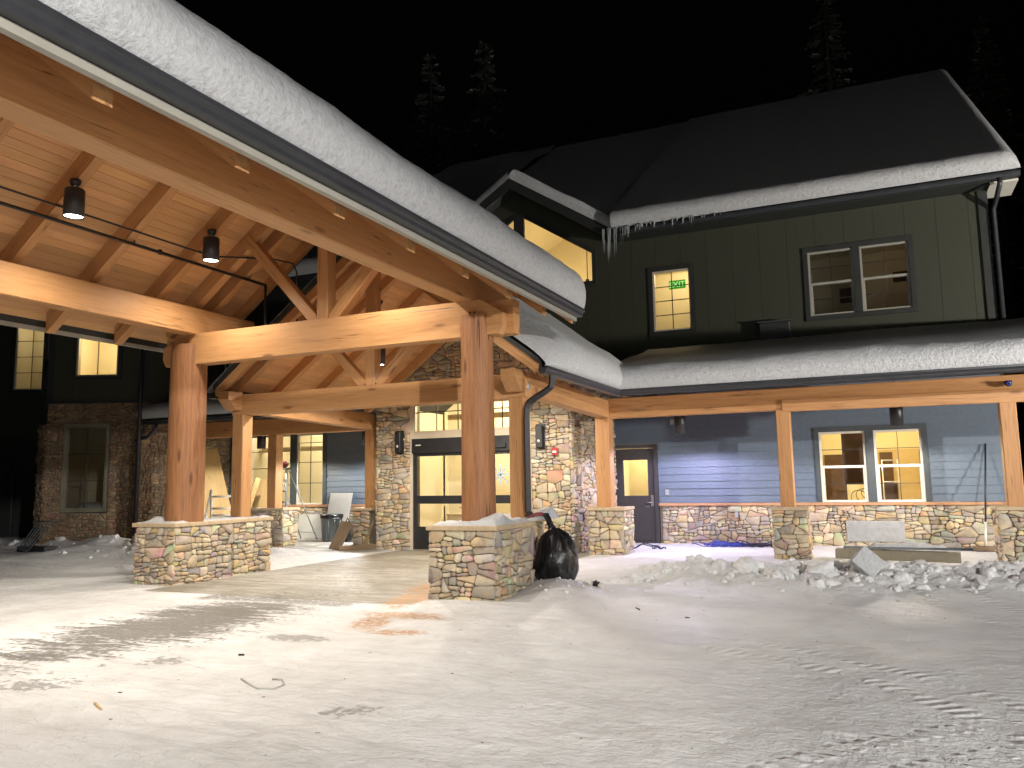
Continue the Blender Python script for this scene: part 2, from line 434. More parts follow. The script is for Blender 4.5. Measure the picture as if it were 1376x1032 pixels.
def stones(mb, M, region, seed, cell=(0.22, 0.42), lim=(0.011, 0.060), depth=0.045, pal=PAL, gap=0.0036, asp=1.3):
    rnd = random.Random(seed)
    us = [p[0] for p in region]; vs = [p[1] for p in region]
    u0, u1, v0, v1 = min(us), max(us), min(vs), max(vs)
    seeds = []; v = v0 - 0.1
    while v < v1 + 0.1:
        rh = rnd.uniform(*cell)*.8; u = u0 - rnd.uniform(0.0, cell[1])
        while u < u1 + 0.2:
            w = rnd.uniform(*cell)*asp
            seeds.append([u+w/2, v+rh/2+rnd.uniform(-.08, .08), (rh/2)**2*rnd.uniform(0.3, 1.5)]); u += w
        v += rh
    A = np.array([[s[0]/asp, s[1], s[2]] for s in seeds])
    reg = [(p[0]/asp, p[1]) for p in region]
    polys = []
    for i in range(len(A)):
        d = (A[:, 0]-A[i, 0])**2 + (A[:, 1]-A[i, 1])**2
        poly = reg
        for j in np.argsort(d)[1:22]:
            nx, ny = A[j, 0]-A[i, 0], A[j, 1]-A[i, 1]
            c = (A[j, 0]**2+A[j, 1]**2-A[j, 2] - A[i, 0]**2-A[i, 1]**2+A[i, 2])/2
            poly = clip_poly(poly, nx, ny, c)
            if len(poly) < 3: break
        if len(poly) < 3: continue
        todo = [[(p[0]*asp, p[1]) for p in poly]]
        local = lim[0]+(lim[1]-lim[0])*rnd.random()**2.0
        while todo:
            q = todo.pop()
            if len(q) < 3: continue
            if parea(q) > local*rnd.uniform(.6, 1.9): todo.extend(split_poly(q, rnd))
            else: polys.append(q)
    for poly in polys:
        poly = inset(poly, gap*rnd.uniform(0.6, 1.6))
        if len(poly) < 3 or parea(poly) < .0006: continue
        soft = rnd.uniform(.008, .034); q = []; m = len(poly)
        for k in range(m):
            a = poly[k]; b = poly[(k+1) % m]
            l = math.hypot(b[0]-a[0], b[1]-a[1])
            if l < 1e-4: continue
            t = min(0.36, soft/l)
            q.append((a[0]+(b[0]-a[0])*t, a[1]+(b[1]-a[1])*t))
            if l > 0.06:
                for f in ((.5,) if l < .14 else (.36, .66)):
                    q.append((a[0]+(b[0]-a[0])*f+rnd.uniform(-.006, .006), a[1]+(b[1]-a[1])*f+rnd.uniform(-.006, .006)))
            q.append((a[0]+(b[0]-a[0])*(1-t), a[1]+(b[1]-a[1])*(1-t)))
        m = len(q)
        if m < 3: continue
        cx = sum(p[0] for p in q)/m; cy = sum(p[1] for p in q)/m
        size = max(math.hypot(p[0]-cx, p[1]-cy) for p in q)
        if size < 0.018: continue
        d = depth*rnd.uniform(0.55, 1.3); tx, ty = rnd.uniform(-.14, .14), rnd.uniform(-.14, .14)
        def tone():
            base = rnd.choice(pal); br = rnd.uniform(0.84, 1.16); warm = rnd.uniform(0.985, 1.025)
            return (base[0]*br*warm, base[1]*br, base[2]*br/warm)
        c1 = tone(); c2 = tone() if rnd.random() < .5 else tuple(x*rnd.uniform(.7, 1.15) for x in c1)
        ga = rnd.uniform(0, 6.28); gx_, gy_ = math.cos(ga), math.sin(ga)
        V_ = []; C_ = []
        for ring, (zz, ins) in enumerate(((-0.3, 0.0), (0.62, 0.0), (0.90, 0.003), (1.0, 0.009))):
            for p in q:
                k = max(1 - ins/max(size, .03)*1.3, .6)
                u_, v_ = cx+(p[0]-cx)*k, cy+(p[1]-cy)*k
                z_ = d*zz + (0 if ring == 0 else (tx*(u_-cx)+ty*(v_-cy))*min(1, zz) + rnd.uniform(-.003, .003))
                V_.append(M @ V((u_, v_, z_)))
                g = min(1, max(0, .5+(gx_*(u_-cx)+gy_*(v_-cy))/(1.3*size)))
                C_.append(tuple(a*(1-g)+b*g for a, b in zip(c1, c2))+(1,))
        V_.append(M @ V((cx, cy, d*1.02+rnd.uniform(-.004, .006)))); C_.append(tuple((a+b)/2 for a, b in zip(c1, c2))+(1,))
        F_ = []
        for r_ in range(3):
            for k in range(m):
                k2 = (k+1) % m
                F_.append((r_*m+k, r_*m+k2, (r_+1)*m+k2, (r_+1)*m+k))
        for k in range(m): F_.append((3*m+k, 3*m+(k+1) % m, 4*m))
        mb.add(V_, F_, 0, C_, True)

def stone_part(parent, faces, name='stonework', seed=1, back=True, **kw):
    """faces: list of (frame, convex region)"""
    mb = MB(); mb.col = []
    for k, (M, reg) in enumerate(faces):
        stones(mb, M, reg, seed*31+k, **kw)
        if back:
            n = len(reg)
            mb.add([M @ V((p[0], p[1], 0.004)) for p in reg], [list(range(n))], 1, [(1, 1, 1, 1)]*n)
    return mb.build(name, [STONE, MORTAR], parent, fix=False)

def rects_minus(u0, u1, v0, v1, holes):
    """cover a rectangle minus rectangular holes with rectangles"""
    vc = sorted({v0, v1, *[min(max(h[2], v0), v1) for h in holes], *[min(max(h[3], v0), v1) for h in holes]})
    out = []
    for a, b in zip(vc, vc[1:]):
        if b-a < 1e-5: continue
        segs = [(u0, u1)]
        for h in holes:
            if h[2] < b-1e-6 and h[3] > a+1e-6:
                ns = []
                for s0, s1 in segs:
                    if h[0] > s0: ns.append((s0, min(s1, h[0])))
                    if h[1] < s1: ns.append((max(s0, h[1]), s1))
                segs = [s for s in ns if s[1]-s[0] > 1e-4]
        out += [(s0, s1, a, b) for s0, s1 in segs]
    return out

def lap_siding(parent, M, u0, u1, v0, v1, holes, mat, exp=0.165, name='lap_siding'):
    mb = MB(); v = v0
    while v < v1-1e-4:
        t = min(v+exp, v1)
        for (a, b, c, d) in rects_minus(u0, u1, v, t, holes):
            w0 = 0.030-0.026*(c-v)/exp; w1 = 0.030-0.026*(d-v)/exp
            vs = [(a, c, w0), (b, c, w0), (b, d, w1), (a, d, w1), (a, c, 0), (b, c, 0), (b, d, 0), (a, d, 0)]
            mb.add(vs, [(0, 1, 2, 3), (4, 7, 6, 5), (0, 4, 5, 1), (1, 5, 6, 2), (2, 6, 7, 3), (3, 7, 4, 0)])
        v = t
    for (a, b, c, d) in rects_minus(u0, u1, v0, v1, holes):
        mb.box((a, c, -0.08), (b, d, -0.002))
    return mb.build(name, mat, parent, M)

def panel_siding(parent, M, u0, u1, v0, v1, holes, mat, wid=0.61, name='panel_siding', clip=None):
    mb = MB(); u = u0; g = 0.003
    while u < u1-1e-4:
        e = min(u+wid, u1)
        for (a, b, c, d) in rects_minus(u+g, e-g, v0, v1, holes):
            mb.box((a, c, 0.001), (b, d, 0.011))
        u = e
    for (a, b, c, d) in rects_minus(u0, u1, v0, v1, holes):
        mb.box((a, c, -0.08), (b, d, -0.002))
    return mb.build(name, mat, parent, M)

def window(parent, M, u0, u1, v0, v1, cols=2, rows=2, trim=TRIM, sash=VINYL, tw=0.1, hung=False, trims=(1, 1, 1, 1), glass=None, mun=0.018, munmat=None, proud=0.045, rowpos=None):
    """u0..v1: the sash opening; trim goes round it"""
    l, r, b, t = trims
    mb = MB()
    if t: mb.box((u0-tw*l, v1, -0.06), (u1+tw*r, v1+tw, proud))
    if b: mb.box((u0-tw*l, v0-tw, -0.06), (u1+tw*r, v0, proud+0.006))
    if l: mb.box((u0-tw, v0, -0.06), (u0, v1, proud-0.003))
    if r: mb.box((u1, v0, -0.06), (u1+tw, v1, proud-0.003))
    if not any(trims): mb.box((u0, v0-0.02, -0.06), (u1, v0, 0.01))
    w = mb.build('window', trim, parent, M)
    s = 0.045; sb = MB(); z0, z1 = -0.07, 0.012
    sb.box((u0, v0, z0), (u0+s, v1, z1)); sb.box((u1-s, v0, z0), (u1, v1, z1))
    sb.box((u0+s, v1-s, z0), (u1-s, v1, z1)); sb.box((u0+s, v0, z0), (u1-s, v0+s, z1))
    vm = (v0+v1)/2
    if hung:
        sb.box((u0+s, vm-0.028, z0), (u1-s, vm+0.028, z1-0.008))
        sb.box((u0+s, v0+s, z0+.01), (u0+s+.03, vm-.028, z1-.02)); sb.box((u1-s-.03, v0+s, z0+.01), (u1-s, vm-.028, z1-.02))
    sb.build('sash_frame', sash, w, M)
    g = MB(); g.quad((u0+s, v0+s, -0.03), (u1-s, v0+s, -0.03), (u1-s, v1-s, -0.03), (u0+s, v1-s, -0.03))
    g.build('pane', glass or GLASS, w, M)
    m = MB(); a, bb, c, d = u0+s, u1-s, v0+s, v1-s; k = mun/2
    spans = [(c, d, rows)] if not hung else [(c, vm-.028, rows), (vm+.028, d, rows)]
    for (c0, d0, rw) in spans:
        for i in range(1, cols):
            x = a+(bb-a)*i/cols; m.box((x-k, c0, -0.026), (x+k, d0, -0.010))
        ys = rowpos if (rowpos and not hung) else [c0+(d0-c0)*i/rw for i in range(1, rw)]
        for y in ys:
            x0 = a
            for i in range(1, cols+1):
                x1 = a+(bb-a)*i/cols
                m.box((x0+(k if i > 1 else 0), y-k, -0.026), (x1-(k if i < cols else 0), y+k, -0.010)); x0 = x1
    if m.v: m.build('glazing_bars', munmat or trim, w, M)
    return w

def room(parent, M, u0, u1, v0, v1, depth, w0=-0.12, wall=None, lamp=60.0, color=(1.0, 0.80, 0.45), floor=None, name='interior_room', lampsize=0.5, lpos=None):
    mb = MB(); a = w0; b = w0-depth
    mb.quad((u0, v0, b), (u1, v0, b), (u1, v1, b), (u0, v1, b))
    mb.quad((u0, v0, a), (u0, v0, b), (u0, v1, b), (u0, v1, a))
    mb.quad((u1, v0, b), (u1, v0, a), (u1, v1, a), (u1, v1, b))
    mb.quad((u0, v1, b), (u1, v1, b), (u1, v1, a), (u0, v1, a))
    mb.quad((u0, v0, a), (u1, v0, a), (u1, v0, b), (u0, v0, b), 1)
    mb.build(name, [wall or WALLP, floor or FLOORW], parent, M, fix=False)
    if lamp > 0:
        cu, cv, cw = lpos or ((u0+u1)/2, v1-0.12, (a+b)/2)
        d = bpy.data.lights.new('room_lamp', 'POINT'); d.energy = lamp; d.color = color; d.shadow_soft_size = 0.45
        lo = bpy.data.objects.new('room_lamp', d)
        put(lo, M @ Matrix.Translation(V((cu, cv, cw))), parent)

# ---- snow on roofs
def snow_sheet(name, label, E0, E1, U, N, L, T, ends=(1, 1), seed=0.0, bulge=0.07, r=0.34, re=0.4, step=0.12, amp=0.10, parent=None, re0=None):
    re0 = re0 or re
    E0 = V(E0); E1 = V(E1); D = E1-E0; Ln = D.length; D.normalize(); U = V(U).normalized(); N = V(N).normalized()
    ss = []
    s = 0.0
    while s < Ln:
        ss.append(s)
        near = (ends[0] and s < re0) or (ends[1] and s > Ln-re-step)
        s += 0.03 if near else step
    ss.append(Ln)
    prof = []
    for k in range(11):
        q = k/10; th = q*math.pi/2
        prof.append((-bulge*math.sin(math.pi*min(1, q*1.05))+r*(1-math.cos(th)), T*math.sin(th)))
    a = r+0.12
    while a < L: prof.append((a, T)); a += max(0.12, min(0.5, (a-r)*0.3))
    prof.append((L, T))
    rows = []
    for s in ss:
        e = 1.0
        if ends[0]: q = min(1, s/re0); e *= math.sqrt(max(0, 1-(1-q)**2)) if re0 < .8 else .22+.78*q**.8
        if ends[1]: q = min(1, (Ln-s)/re); e *= math.sqrt(max(0, 1-(1-q)**2))
        row = []
        for (a, b) in prof:
            k = min(1, b/T)
            nz = 1+amp*2.0*fbm(s*0.9+seed, a*0.9, seed)*k
            fine = 0.009*noise.noise(V((s*6+seed, a*6, b*6)))+0.006*noise.noise(V((s*14, a*14+seed, b*14)))
            wob = min(.05, amp*.4)*noise.noise(V((s*0.8+seed, 3.1, b*1.5)))*k
            p = E0 + D*s + U*(a - wob) + N*(b*e*nz + fine*k*e)
            row.append(p)
        rows.append(row)
    mb = MB(); mb.grid(rows)
    # undersides and ends so the sheet is a body
    o = mb.build(name, SNOW, parent)
    return tag(o, label, 'snow', None, 'stuff')

def snow_pad(name, label, x0, x1, y0, y1, z, T, seed, holes=(), step=0.04, edge=0.09):
    """loose snow lying on a cap"""
    nx = max(3, int((x1-x0)/step)); ny = max(3, int((y1-y0)/step)); P = []
    for i in range(nx+1):
        row = []
        for j in range(ny+1):
            x = x0+(x1-x0)*i/nx; y = y0+(y1-y0)*j/ny
            d = min(x-x0, x1-x, y-y0, y1-y)
            q = min(1, max(0, d)/edge); e = math.sqrt(max(0, 1-(1-q)**2))
            h = T*(0.55+0.9*fbm(x*2.2+seed, y*2.2, seed)) + 0.018*noise.noise(V((x*11, y*11, seed)))
            for (hx, hy, amp, sg) in holes:
                h += amp*math.exp(-((x-hx)**2+(y-hy)**2)/sg**2)
            jx = 0.012*noise.noise(V((x*9, y*9, 3)))
            row.append((x+jx, y+jx, z+max(0.003, h)*e-0.002))
        P.append(row)
    mb = MB(); mb.grid(P)
    return tag(mb.build(name, SNOW), label, 'snow', None, 'stuff')

XM = -7.55
LOT = 10000  # power of the assumed lamp beyond the right edge
FRONT = 12000
FW = frame((0, 18.95, 0), 0)      # main façade

# =================================================================== GROUND
def berm_h(x, y):
    h = 0.0
    # ploughed windrow before the right-hand porch
    c = 12.35 + 0.12*math.sin(x*0.9) ; s0 = 0.95 if y < c else 0.8
    k = math.exp(-((y-c)/s0)**2)
    win = 1/(1+math.exp(-(x+3.3)*2.2))
    h += 0.26*k*win*(0.85+0.5*fbm(x*1.3, y*1.3, 4.0))
    h += k*win*(0.13*abs(noise.noise(V((x*2.6, y*2.6, 7.7))))+0.09*abs(noise.noise(V((x*5.2, y*5.2, 3.3))))+0.05*abs(noise.noise(V((x*9.5, y*9.5, 1.3))))-.03)
    # ploughed ridge at far left
    c = 13.4-0.05*(x+12); k = math.exp(-((y-c)/0.9)**2); win = 1/(1+math.exp((x+11.2)*2.5))
    h += 0.34*k*win*(0.75+0.7*fbm(x*0.8, y*1.1, 9.0))
    c = 10.9; k = math.exp(-((y-c)/0.5)**2); win = 1/(1+math.exp((x+11.6)*2.5))
    h += 0.08*k*win*(0.6+0.9*fbm(x*0.9, y*1.6, 2.0))
    # drift by the bag and the near pedestal
    h += 0.16*math.exp(-(((x+4.05)*0.8+(y-10.4)*0.35)/0.42)**2-((y-10.35)/0.9)**2)
    h += 0.05*math.exp(-((x+4.8)/0.7)**2-((y-8.95)/0.25)**2)
    return h

def slab(x, y):
    """0..1 : swept concrete under the roofs"""
    a = 1/(1+math.exp(-(y-8.75)*9)) * 1/(1+math.exp(-(x+10.0)*9)) * 1/(1+math.exp((x+5.35)*9))
    b = 1/(1+math.exp(-(y-14.9)*6))
    return max(a, b)

def ground_h(x, y):
    s = slab(x, y)
    h = 0.012*fbm(x*0.5, y*0.5, 1.0) + 0.010*fbm(x*2.2, y*2.6, 2.0) + 0.004*fbm(x*7, y*7, 5.0, 3)
    return h*(1-0.85*s) + berm_h(x, y)*(1-0.9*s)

def axis(lims):
    out = []
    for a, b, st in lims:
        n = max(1, int(round((b-a)/st))); out += [a+(b-a)*i/n for i in range(n)]
    out.append(lims[-1][1]); return out
gx = axis([(-320, -60, 40), (-60, -26, 4), (-26, -13, 0.28), (-13, -6, 0.085), (-6, -4, 0.06), (-4, 4.2, 0.036), (4.2, 12, 0.5), (12, 60, 6), (60, 320, 40)])
gy = axis([(-60, -6, 9), (-6, 2.2, 0.5), (2.2, 8, 0.06), (8, 9.8, 0.055), (9.8, 13.8, 0.034), (13.8, 14.6, .055), (14.6, 19.2, 0.2), (19.2, 30, 1.2), (30, 80, 10), (80, 420, 40)])
P = [[(x, y, ground_h(x, y) if (-26 < x < 12 and -6 < y < 19.2) else 0.0) for y in gy] for x in gx]

def m_ground():
    t = NT('snowy_lot'); tc = t.n('TexCoord'); vec = tc.outputs['Object']
    sx = t.n('SeparateXYZ'); t.set(sx.inputs[0], vec); X, Y = sx.outputs[0], sx.outputs[1]
    n_big = t.noise(vec, 0.55, 4, 0.6); n_mid = t.noise(vec, 2.6, 5, 0.62, 0.4); n_fin = t.noise(vec, 13, 5, 0.65); n_mic = t.noise(vec, 70, 3, 0.6)
    strk = t.noise(t.vmap(vec, (0.6, 3.2, 1), rot=(0, 0, rad(-14))), 1.9, 7, 0.72, 0.7)
    snow = t.ramp(t.math('ADD', t.math('MULTIPLY', n_big, 0.5), t.math('MULTIPLY', n_mid, 0.5)), [(0.32, (0.56, 0.552, 0.54)), (0.58, (0.70, 0.698, 0.692))])
    dirt = t.smooth(t.math('ADD', t.math('MULTIPLY', n_fin, 0.5), t.math('MULTIPLY', strk, 0.6)), 0.60, 0.74)
    snow = t.mix(t.math('MULTIPLY', dirt, 0.24), snow, (0.42, 0.39, 0.345, 1))
    speck = t.smooth(t.noise(vec, 26, 2, 0.5), 0.735, 0.77)
    snow = t.mix(t.math('MULTIPLY', speck, 0.5), snow, (0.2, 0.17, 0.13, 1))
    def box(x0, x1, y0, y1, w, wob=0.0):
        xx = t.math('ADD', X, t.math('MULTIPLY', t.math('SUBTRACT', n_mid, 0.5), wob)); yy = t.math('ADD', Y, t.math('MULTIPLY', t.math('SUBTRACT', n_mid, 0.5), wob))
        f = t.math('MULTIPLY', t.smooth(xx, x0-w, x0+w), t.smooth(xx, x1+w, x1-w))
        return t.math('MULTIPLY', f, t.math('MULTIPLY', t.smooth(yy, y0-w, y0+w), t.smooth(yy, y1+w, y1-w)))
    def blob(cx, cy, rx, ry, rot=0.0):
        ca, sa = math.cos(rad(rot)), math.sin(rad(rot))
        dx = t.math('SUBTRACT', X, cx); dy = t.math('SUBTRACT', Y, cy)
        u = t.math('ADD', t.math('MULTIPLY', dx, ca/rx), t.math('MULTIPLY', dy, sa/rx))
        v = t.math('ADD', t.math('MULTIPLY', dx, -sa/ry), t.math('MULTIPLY', dy, ca/ry))
        return t.math('SQRT', t.math('ADD', t.math('MULTIPLY', u, u), t.math('MULTIPLY', v, v)))
    # concrete under the canopy, thin trampled snow over it
    conc = t.ramp(n_mid, [(0.3, (0.21, 0.19, 0.15)), (0.7, (0.29, 0.268, 0.22))])
    film = t.smooth(t.math('ADD', t.math('MULTIPLY', strk, 0.65), t.math('MULTIPLY', n_big, 0.4)), 0.46, 0.62)
    concs = t.mix(t.math('MULTIPLY', film, 0.38), conc, (0.56, 0.54, 0.495, 1))
    col = t.mix(box(-9.95, -5.35, 8.72, 17.6, 0.05, 0.10), snow, concs)
    pav = t.mix(t.smooth(strk, 0.48, 0.6), conc, snow)
    col = t.mix(box(-20, -10.3, 14.8, 19, 0.3, 0.6), col, pav)
    # bare wet asphalt showing through beside the slab
    aw = t.math('SUBTRACT', 1.25, blob(-7.15, 6.9, 1.35, 3.0, 4))
    am = t.smooth(t.math('ADD', t.math('MULTIPLY', aw, 0.34), t.math('ADD', t.math('MULTIPLY', strk, 0.75), t.math('MULTIPLY', n_fin, 0.5))), 0.79, 0.93)
    am = t.math('MULTIPLY', am, t.smooth(aw, 0.0, 0.4))
    edge = t.math('MULTIPLY', box(-8.6, -6.1, 8.35, 8.75, 0.12, 0.3), t.smooth(n_fin, 0.36, 0.5))
    am = t.math('MAXIMUM', am, t.math('MULTIPLY', edge, 0.9))
    for (cx, cy, rx, ry, rt, th) in ((-6.05, 4.3, 0.55, 0.28, 30, .60), (-5.75, 5.3, 0.32, 0.25, 10, .60), (-5.35, 6.55, 0.5, 0.2, 5, .52), (-3.3, 4.6, 0.35, 0.22, 20, .62)):
        w_ = t.math('SUBTRACT', 1.0, blob(cx, cy, rx, ry, rt))
        am = t.math('MAXIMUM', am, t.math('MULTIPLY', t.smooth(t.math('ADD', t.math('MULTIPLY', w_, 0.25), n_fin), th, th+0.14), t.math('MULTIPLY', t.smooth(w_, 0.0, 0.3), 0.7)))
    asph = t.ramp(n_fin, [(0.3, (0.035, 0.032, 0.028)), (0.7, (0.17, 0.155, 0.13))])
    col = t.mix(t.math('MULTIPLY', am, 0.82), col, asph)
    # sawdust
    sd = None
    for (cx, cy, rx, ry, rt) in ((-5.62, 9.2, 0.34, 0.95, 10), (-5.0, 8.05, 0.75, 0.26, -8), (-6.0, 10.5, 0.36, 1.0, 10), (-4.6, 7.15, 0.42, 0.16, 5), (-5.15, 7.6, 0.26, 0.6, 20)):
        w_ = t.smooth(t.math('ADD', t.math('SUBTRACT', 1.0, blob(cx, cy, rx, ry, rt)), t.math('MULTIPLY', t.math('SUBTRACT', t.math('ADD', t.math('MULTIPLY', n_fin, .5), t.math('MULTIPLY', n_mid, .5)), 0.5), 2.2)), -0.1, 0.6)
        sd = w_ if sd is None else t.math('MAXIMUM', sd, w_)
    col = t.mix(t.math('MULTIPLY', t.math('MULTIPLY', sd, t.smooth(n_fin, 0.30, 0.55)), 0.85), col, t.mix(n_mic, (0.36, 0.17, 0.065, 1), (0.56, 0.32, 0.15, 1)))
    # tyre tread bars pressed in the packed snow at right
    tr = None
    for (cx, cy, rr, w_) in ((-2.6, 4.0, 3.6, 0.13), (-2.6, 4.0, 4.05, 0.10), (6.5, 12.5, 6.2, 0.12), (6.5, 12.5, 5.6, 0.12), (4.5, 1.0, 5.8, 0.11), (4.5, 1.0, 6.2, 0.09)):
        dx = t.math('SUBTRACT', X, cx); dy = t.math('SUBTRACT', Y, cy)
        d = t.math('SQRT', t.math('ADD', t.math('MULTIPLY', dx, dx), t.math('MULTIPLY', dy, dy)))
        band = t.smooth(t.math('ABSOLUTE', t.math('SUBTRACT', d, rr)), w_, w_*0.6)
        ang = t.math('ARCTAN2', dy, dx)
        bars = t.math('SINE', t.math('MULTIPLY', ang, rr*55.0))
        q = t.math('MULTIPLY', band, t.math('MULTIPLY_ADD', bars, 0.5, 0.35))
        tr = q if tr is None else t.math('ADD', tr, q)
    trm = t.math('MULTIPLY', t.smooth(n_mid, 0.42, 0.52), t.smooth(X, -2.6, -0.6))
    tr = t.math('MULTIPLY', tr, trm)
    vor = t.n('TexVoronoi'); t.set(vor.inputs['Vector'], t.vmap(vec, (1.0, 1.5, 1), rot=(0, 0, .5))); vor.inputs['Scale'].default_value = 1.9
    dents = t.math('MULTIPLY', t.smooth(vor.outputs['Distance'], 0.30, 0.10), t.smooth(n_mid, 0.46, 0.60))
    vr2 = t.n('TexVoronoi'); t.set(vr2.inputs['Vector'], vec); vr2.inputs['Scale'].default_value = 9.0
    crumbs = t.math('MULTIPLY', t.smooth(vr2.outputs['Distance'], 0.28, 0.05), t.smooth(t.noise(vec, 1.1, 4, 0.6), 0.52, 0.66))
    scuff = t.smooth(t.math('ABSOLUTE', t.math('SUBTRACT', t.noise(t.vmap(vec, (1.0, 4.5, 1), rot=(0, 0, .85)), 1.5, 5, 0.6, 0.8), 0.5)), 0.03, 0.0)
    # bump
    keep = t.math('SUBTRACT', 1.0, t.math('MULTIPLY', am, 0.7))
    h = t.math('ADD', t.math('MULTIPLY', n_mid, 0.6), t.math('ADD', t.math('MULTIPLY', strk, 0.35), t.math('ADD', t.math('MULTIPLY', n_fin, 0.5), t.math('MULTIPLY', n_mic, 0.06))))
    h = t.math('ADD', h, t.math('ADD', t.math('MULTIPLY', dents, -0.32), t.math('ADD', t.math('MULTIPLY', crumbs, 0.22), t.math('MULTIPLY', scuff, -0.10))))
    h = t.math('ADD', t.math('MULTIPLY', h, keep), t.math('MULTIPLY', tr, 0.45))
    rough = t.math('MULTIPLY_ADD', t.smooth(n_big, 0.4, 0.6), 0.25, 0.45)
    return t.done(col, rough, t.bump(h, 0.75, 0.06), spec=0.3)
mb = MB(); mb.grid(P)
tag(mb.build('ground', m_ground()), 'snow covered lot', None, None, 'structure')

# broken snow chunks on the windrow
def chunk(mb, c, s, rnd, flat=0.75):
    n = rnd.randint(7, 9); ax = V((rnd.uniform(-1, 1), rnd.uniform(-1, 1), rnd.uniform(-1, 1))).normalized()
    rot = Matrix.Rotation(rnd.uniform(0, 6.28), 3, ax)
    vs = []; fs = []
    bm = bmesh.new(); bmesh.ops.create_icosphere(bm, subdivisions=3 if s > .06 else 2, radius=1.0)
    o = rnd.uniform(0, 90); sc = V((rnd.uniform(.8, 1.35), rnd.uniform(.7, 1.1), rnd.uniform(.45, .9)))
    for v in bm.verts:
        p = v.co.copy()
        # cut towards a box for broken faces
        m = max(abs(p.x), abs(p.y), abs(p.z)); p = p.lerp(p/m*0.8, 0.72)
        p *= 1+0.42*noise.noise(p*1.3+V((o, o, o)))+.16*noise.noise(p*3.5+V((o, 0, o)))+.07*noise.noise(p*8+V((o, 0, o)))
        p = V((p.x*sc.x, p.y*sc.y, p.z*sc.z)); vs.append(V(c)+rot @ p*s)
    fs = [[v.index for v in f.verts] for f in bm.faces]; bm.free()
    mb.add(vs, fs, 0, None, True)
rnd = random.Random(3); mb = MB()
for k in range(1100):
    x = rnd.uniform(-3.9, 4.5); c = 12.2+0.12*math.sin(x*0.9); y = c+rnd.gauss(0, 0.62)
    if y < 9.9 or y > 14.2: continue
    if rnd.random() > 1/(1+math.exp(-(x+3.2)*2.0)): continue
    s = min(0.21, 0.010+rnd.expovariate(1/0.036))
    if abs(y-c) > 0.9: s *= 0.5
    chunk(mb, (x, y, ground_h(x, y)-s*0.36), s, rnd)
for k in range(70):
    x = rnd.uniform(-20, -11.3); y = 13.3-0.05*(x+12)+rnd.gauss(0, 0.6)
    s = min(0.16, 0.03+rnd.expovariate(1/0.03))
    chunk(mb, (x, y, ground_h(x, y)-s*0.2), s, rnd)
for k in range(40):
    x = -3.95+rnd.gauss(0, .3); y = 10.5+rnd.gauss(0, .45); s = rnd.uniform(.01, .028)
    chunk(mb, (x, y, ground_h(x, y)), s, rnd)
SNOWL = m_snow('lump_snow', (0.74, 0.735, 0.72), 30.0, .5, .02)
tag(mb.build('snow_rubble', SNOWL, fix=False), 'ploughed heap of broken snow lumps along the porch', 'snow', None, 'stuff')

mb = MB(); rb = random.Random(12)
x0, y0 = -0.2, 11.75; zb = ground_h(x0, y0)
mb.box((-0.17, -0.05, -0.14), (0.17, 0.07, 0.15))
o = mb.build('snow_block', SNOW, None, Matrix.Translation((x0, y0, zb+0.13)) @ Matrix.Rotation(rad(42), 4, 'Y') @ Matrix.Rotation(rad(-25), 4, 'X'))
bv = o.modifiers.new('bevel', 'BEVEL'); bv.width = 0.02; bv.segments = 3
tag(o, 'large flat sided block of packed snow tilted on top of the ploughed heap', 'snow block')

# =================================================================== PEDESTALS
ZC = 0.945
def pedestal(label, x0, x1, y0, y1, seed, faces='fr', z=ZC, th=0.065, group='stone pedestals under the posts'):
    t = thing('stone_pedestal', label, 'pedestal', ((x0+x1)/2, (y0+y1)/2, 0), group)
    i = 0.035; a, b, c, d = x0+i+.03, x1-i-.03, y0+i+.03, y1-i-.03; top = z-th
    fc = []
    if 'f' in faces: fc.append((frame((0, c, 0), 0), [(a-.03, -.06), (b+.03, -.06), (b+.03, top), (a-.03, top)]))
    if 'r' in faces: fc.append((frame((b, 0, 0), 90), [(c-.03, -.06), (d+.03, -.06), (d+.03, top), (c-.03, top)]))
    if 'l' in faces: fc.append((frame((a, 0, 0), -90), [(-d-.03, -.06), (-c+.03, -.06), (-c+.03, top), (-d-.03, top)]))
    if 'b' in faces: fc.append((frame((0, d, 0), 180), [(-b-.03, -.06), (-a+.03, -.06), (-a+.03, top), (-b-.03, top)]))
    stone_part(t, fc, seed=seed)
    core = MB(); core.box((a+.005, c+.005, -.1), (b-.005, d-.005, top-.002)); core.build('mortar_core', MORTAR, t)
    cp = MB(); cp.box((x0, y0, top), (x1, y1, z))
    o = cp.build('cap', CAPST, t); bv = o.modifiers.new('bevel', 'BEVEL'); bv.width = 0.012; bv.segments = 2
    return t
G1 = 'stone pedestals under the posts'
pedestal('stone pedestal with snowy cap under the right log post, black bag beside it', -5.44, -4.41, 9.23, 10.52, 1, 'frl')
pedestal('long stone pedestal under the left log post, snow on its cap', -10.8, -9.88, 9.23, 10.52, 2, 'fr')
pedestal('narrower stone pedestal directly behind the right log pedestal', -5.30, -4.66, 10.53, 11.52, 3, 'fr')
pedestal('narrower stone pedestal directly behind the left log pedestal', -10.72, -9.93, 10.53, 11.52, 4, 'fr')
pedestal('stone pedestal between the stone entry wall and the dark side door', -5.46, -4.66, 15.7, 16.45, 5, 'frl')
pedestal('stone pedestal under the middle post of the right porch', -1.87, -1.19, 15.7, 16.42, 6, 'frl')
pedestal('stone pedestal at the right edge of the photo under the last porch post', 1.75, 2.48, 15.7, 16.42, 7, 'fl')
pedestal('shadowed stone pedestal beside the ladder on the left porch', -14.35, -13.3, 15.75, 16.4, 8, 'fr')
pedestal('small stone pedestal against the left edge of the stone entry wall', -11.3, -10.78, 15.75, 16.4, 9, 'fl')

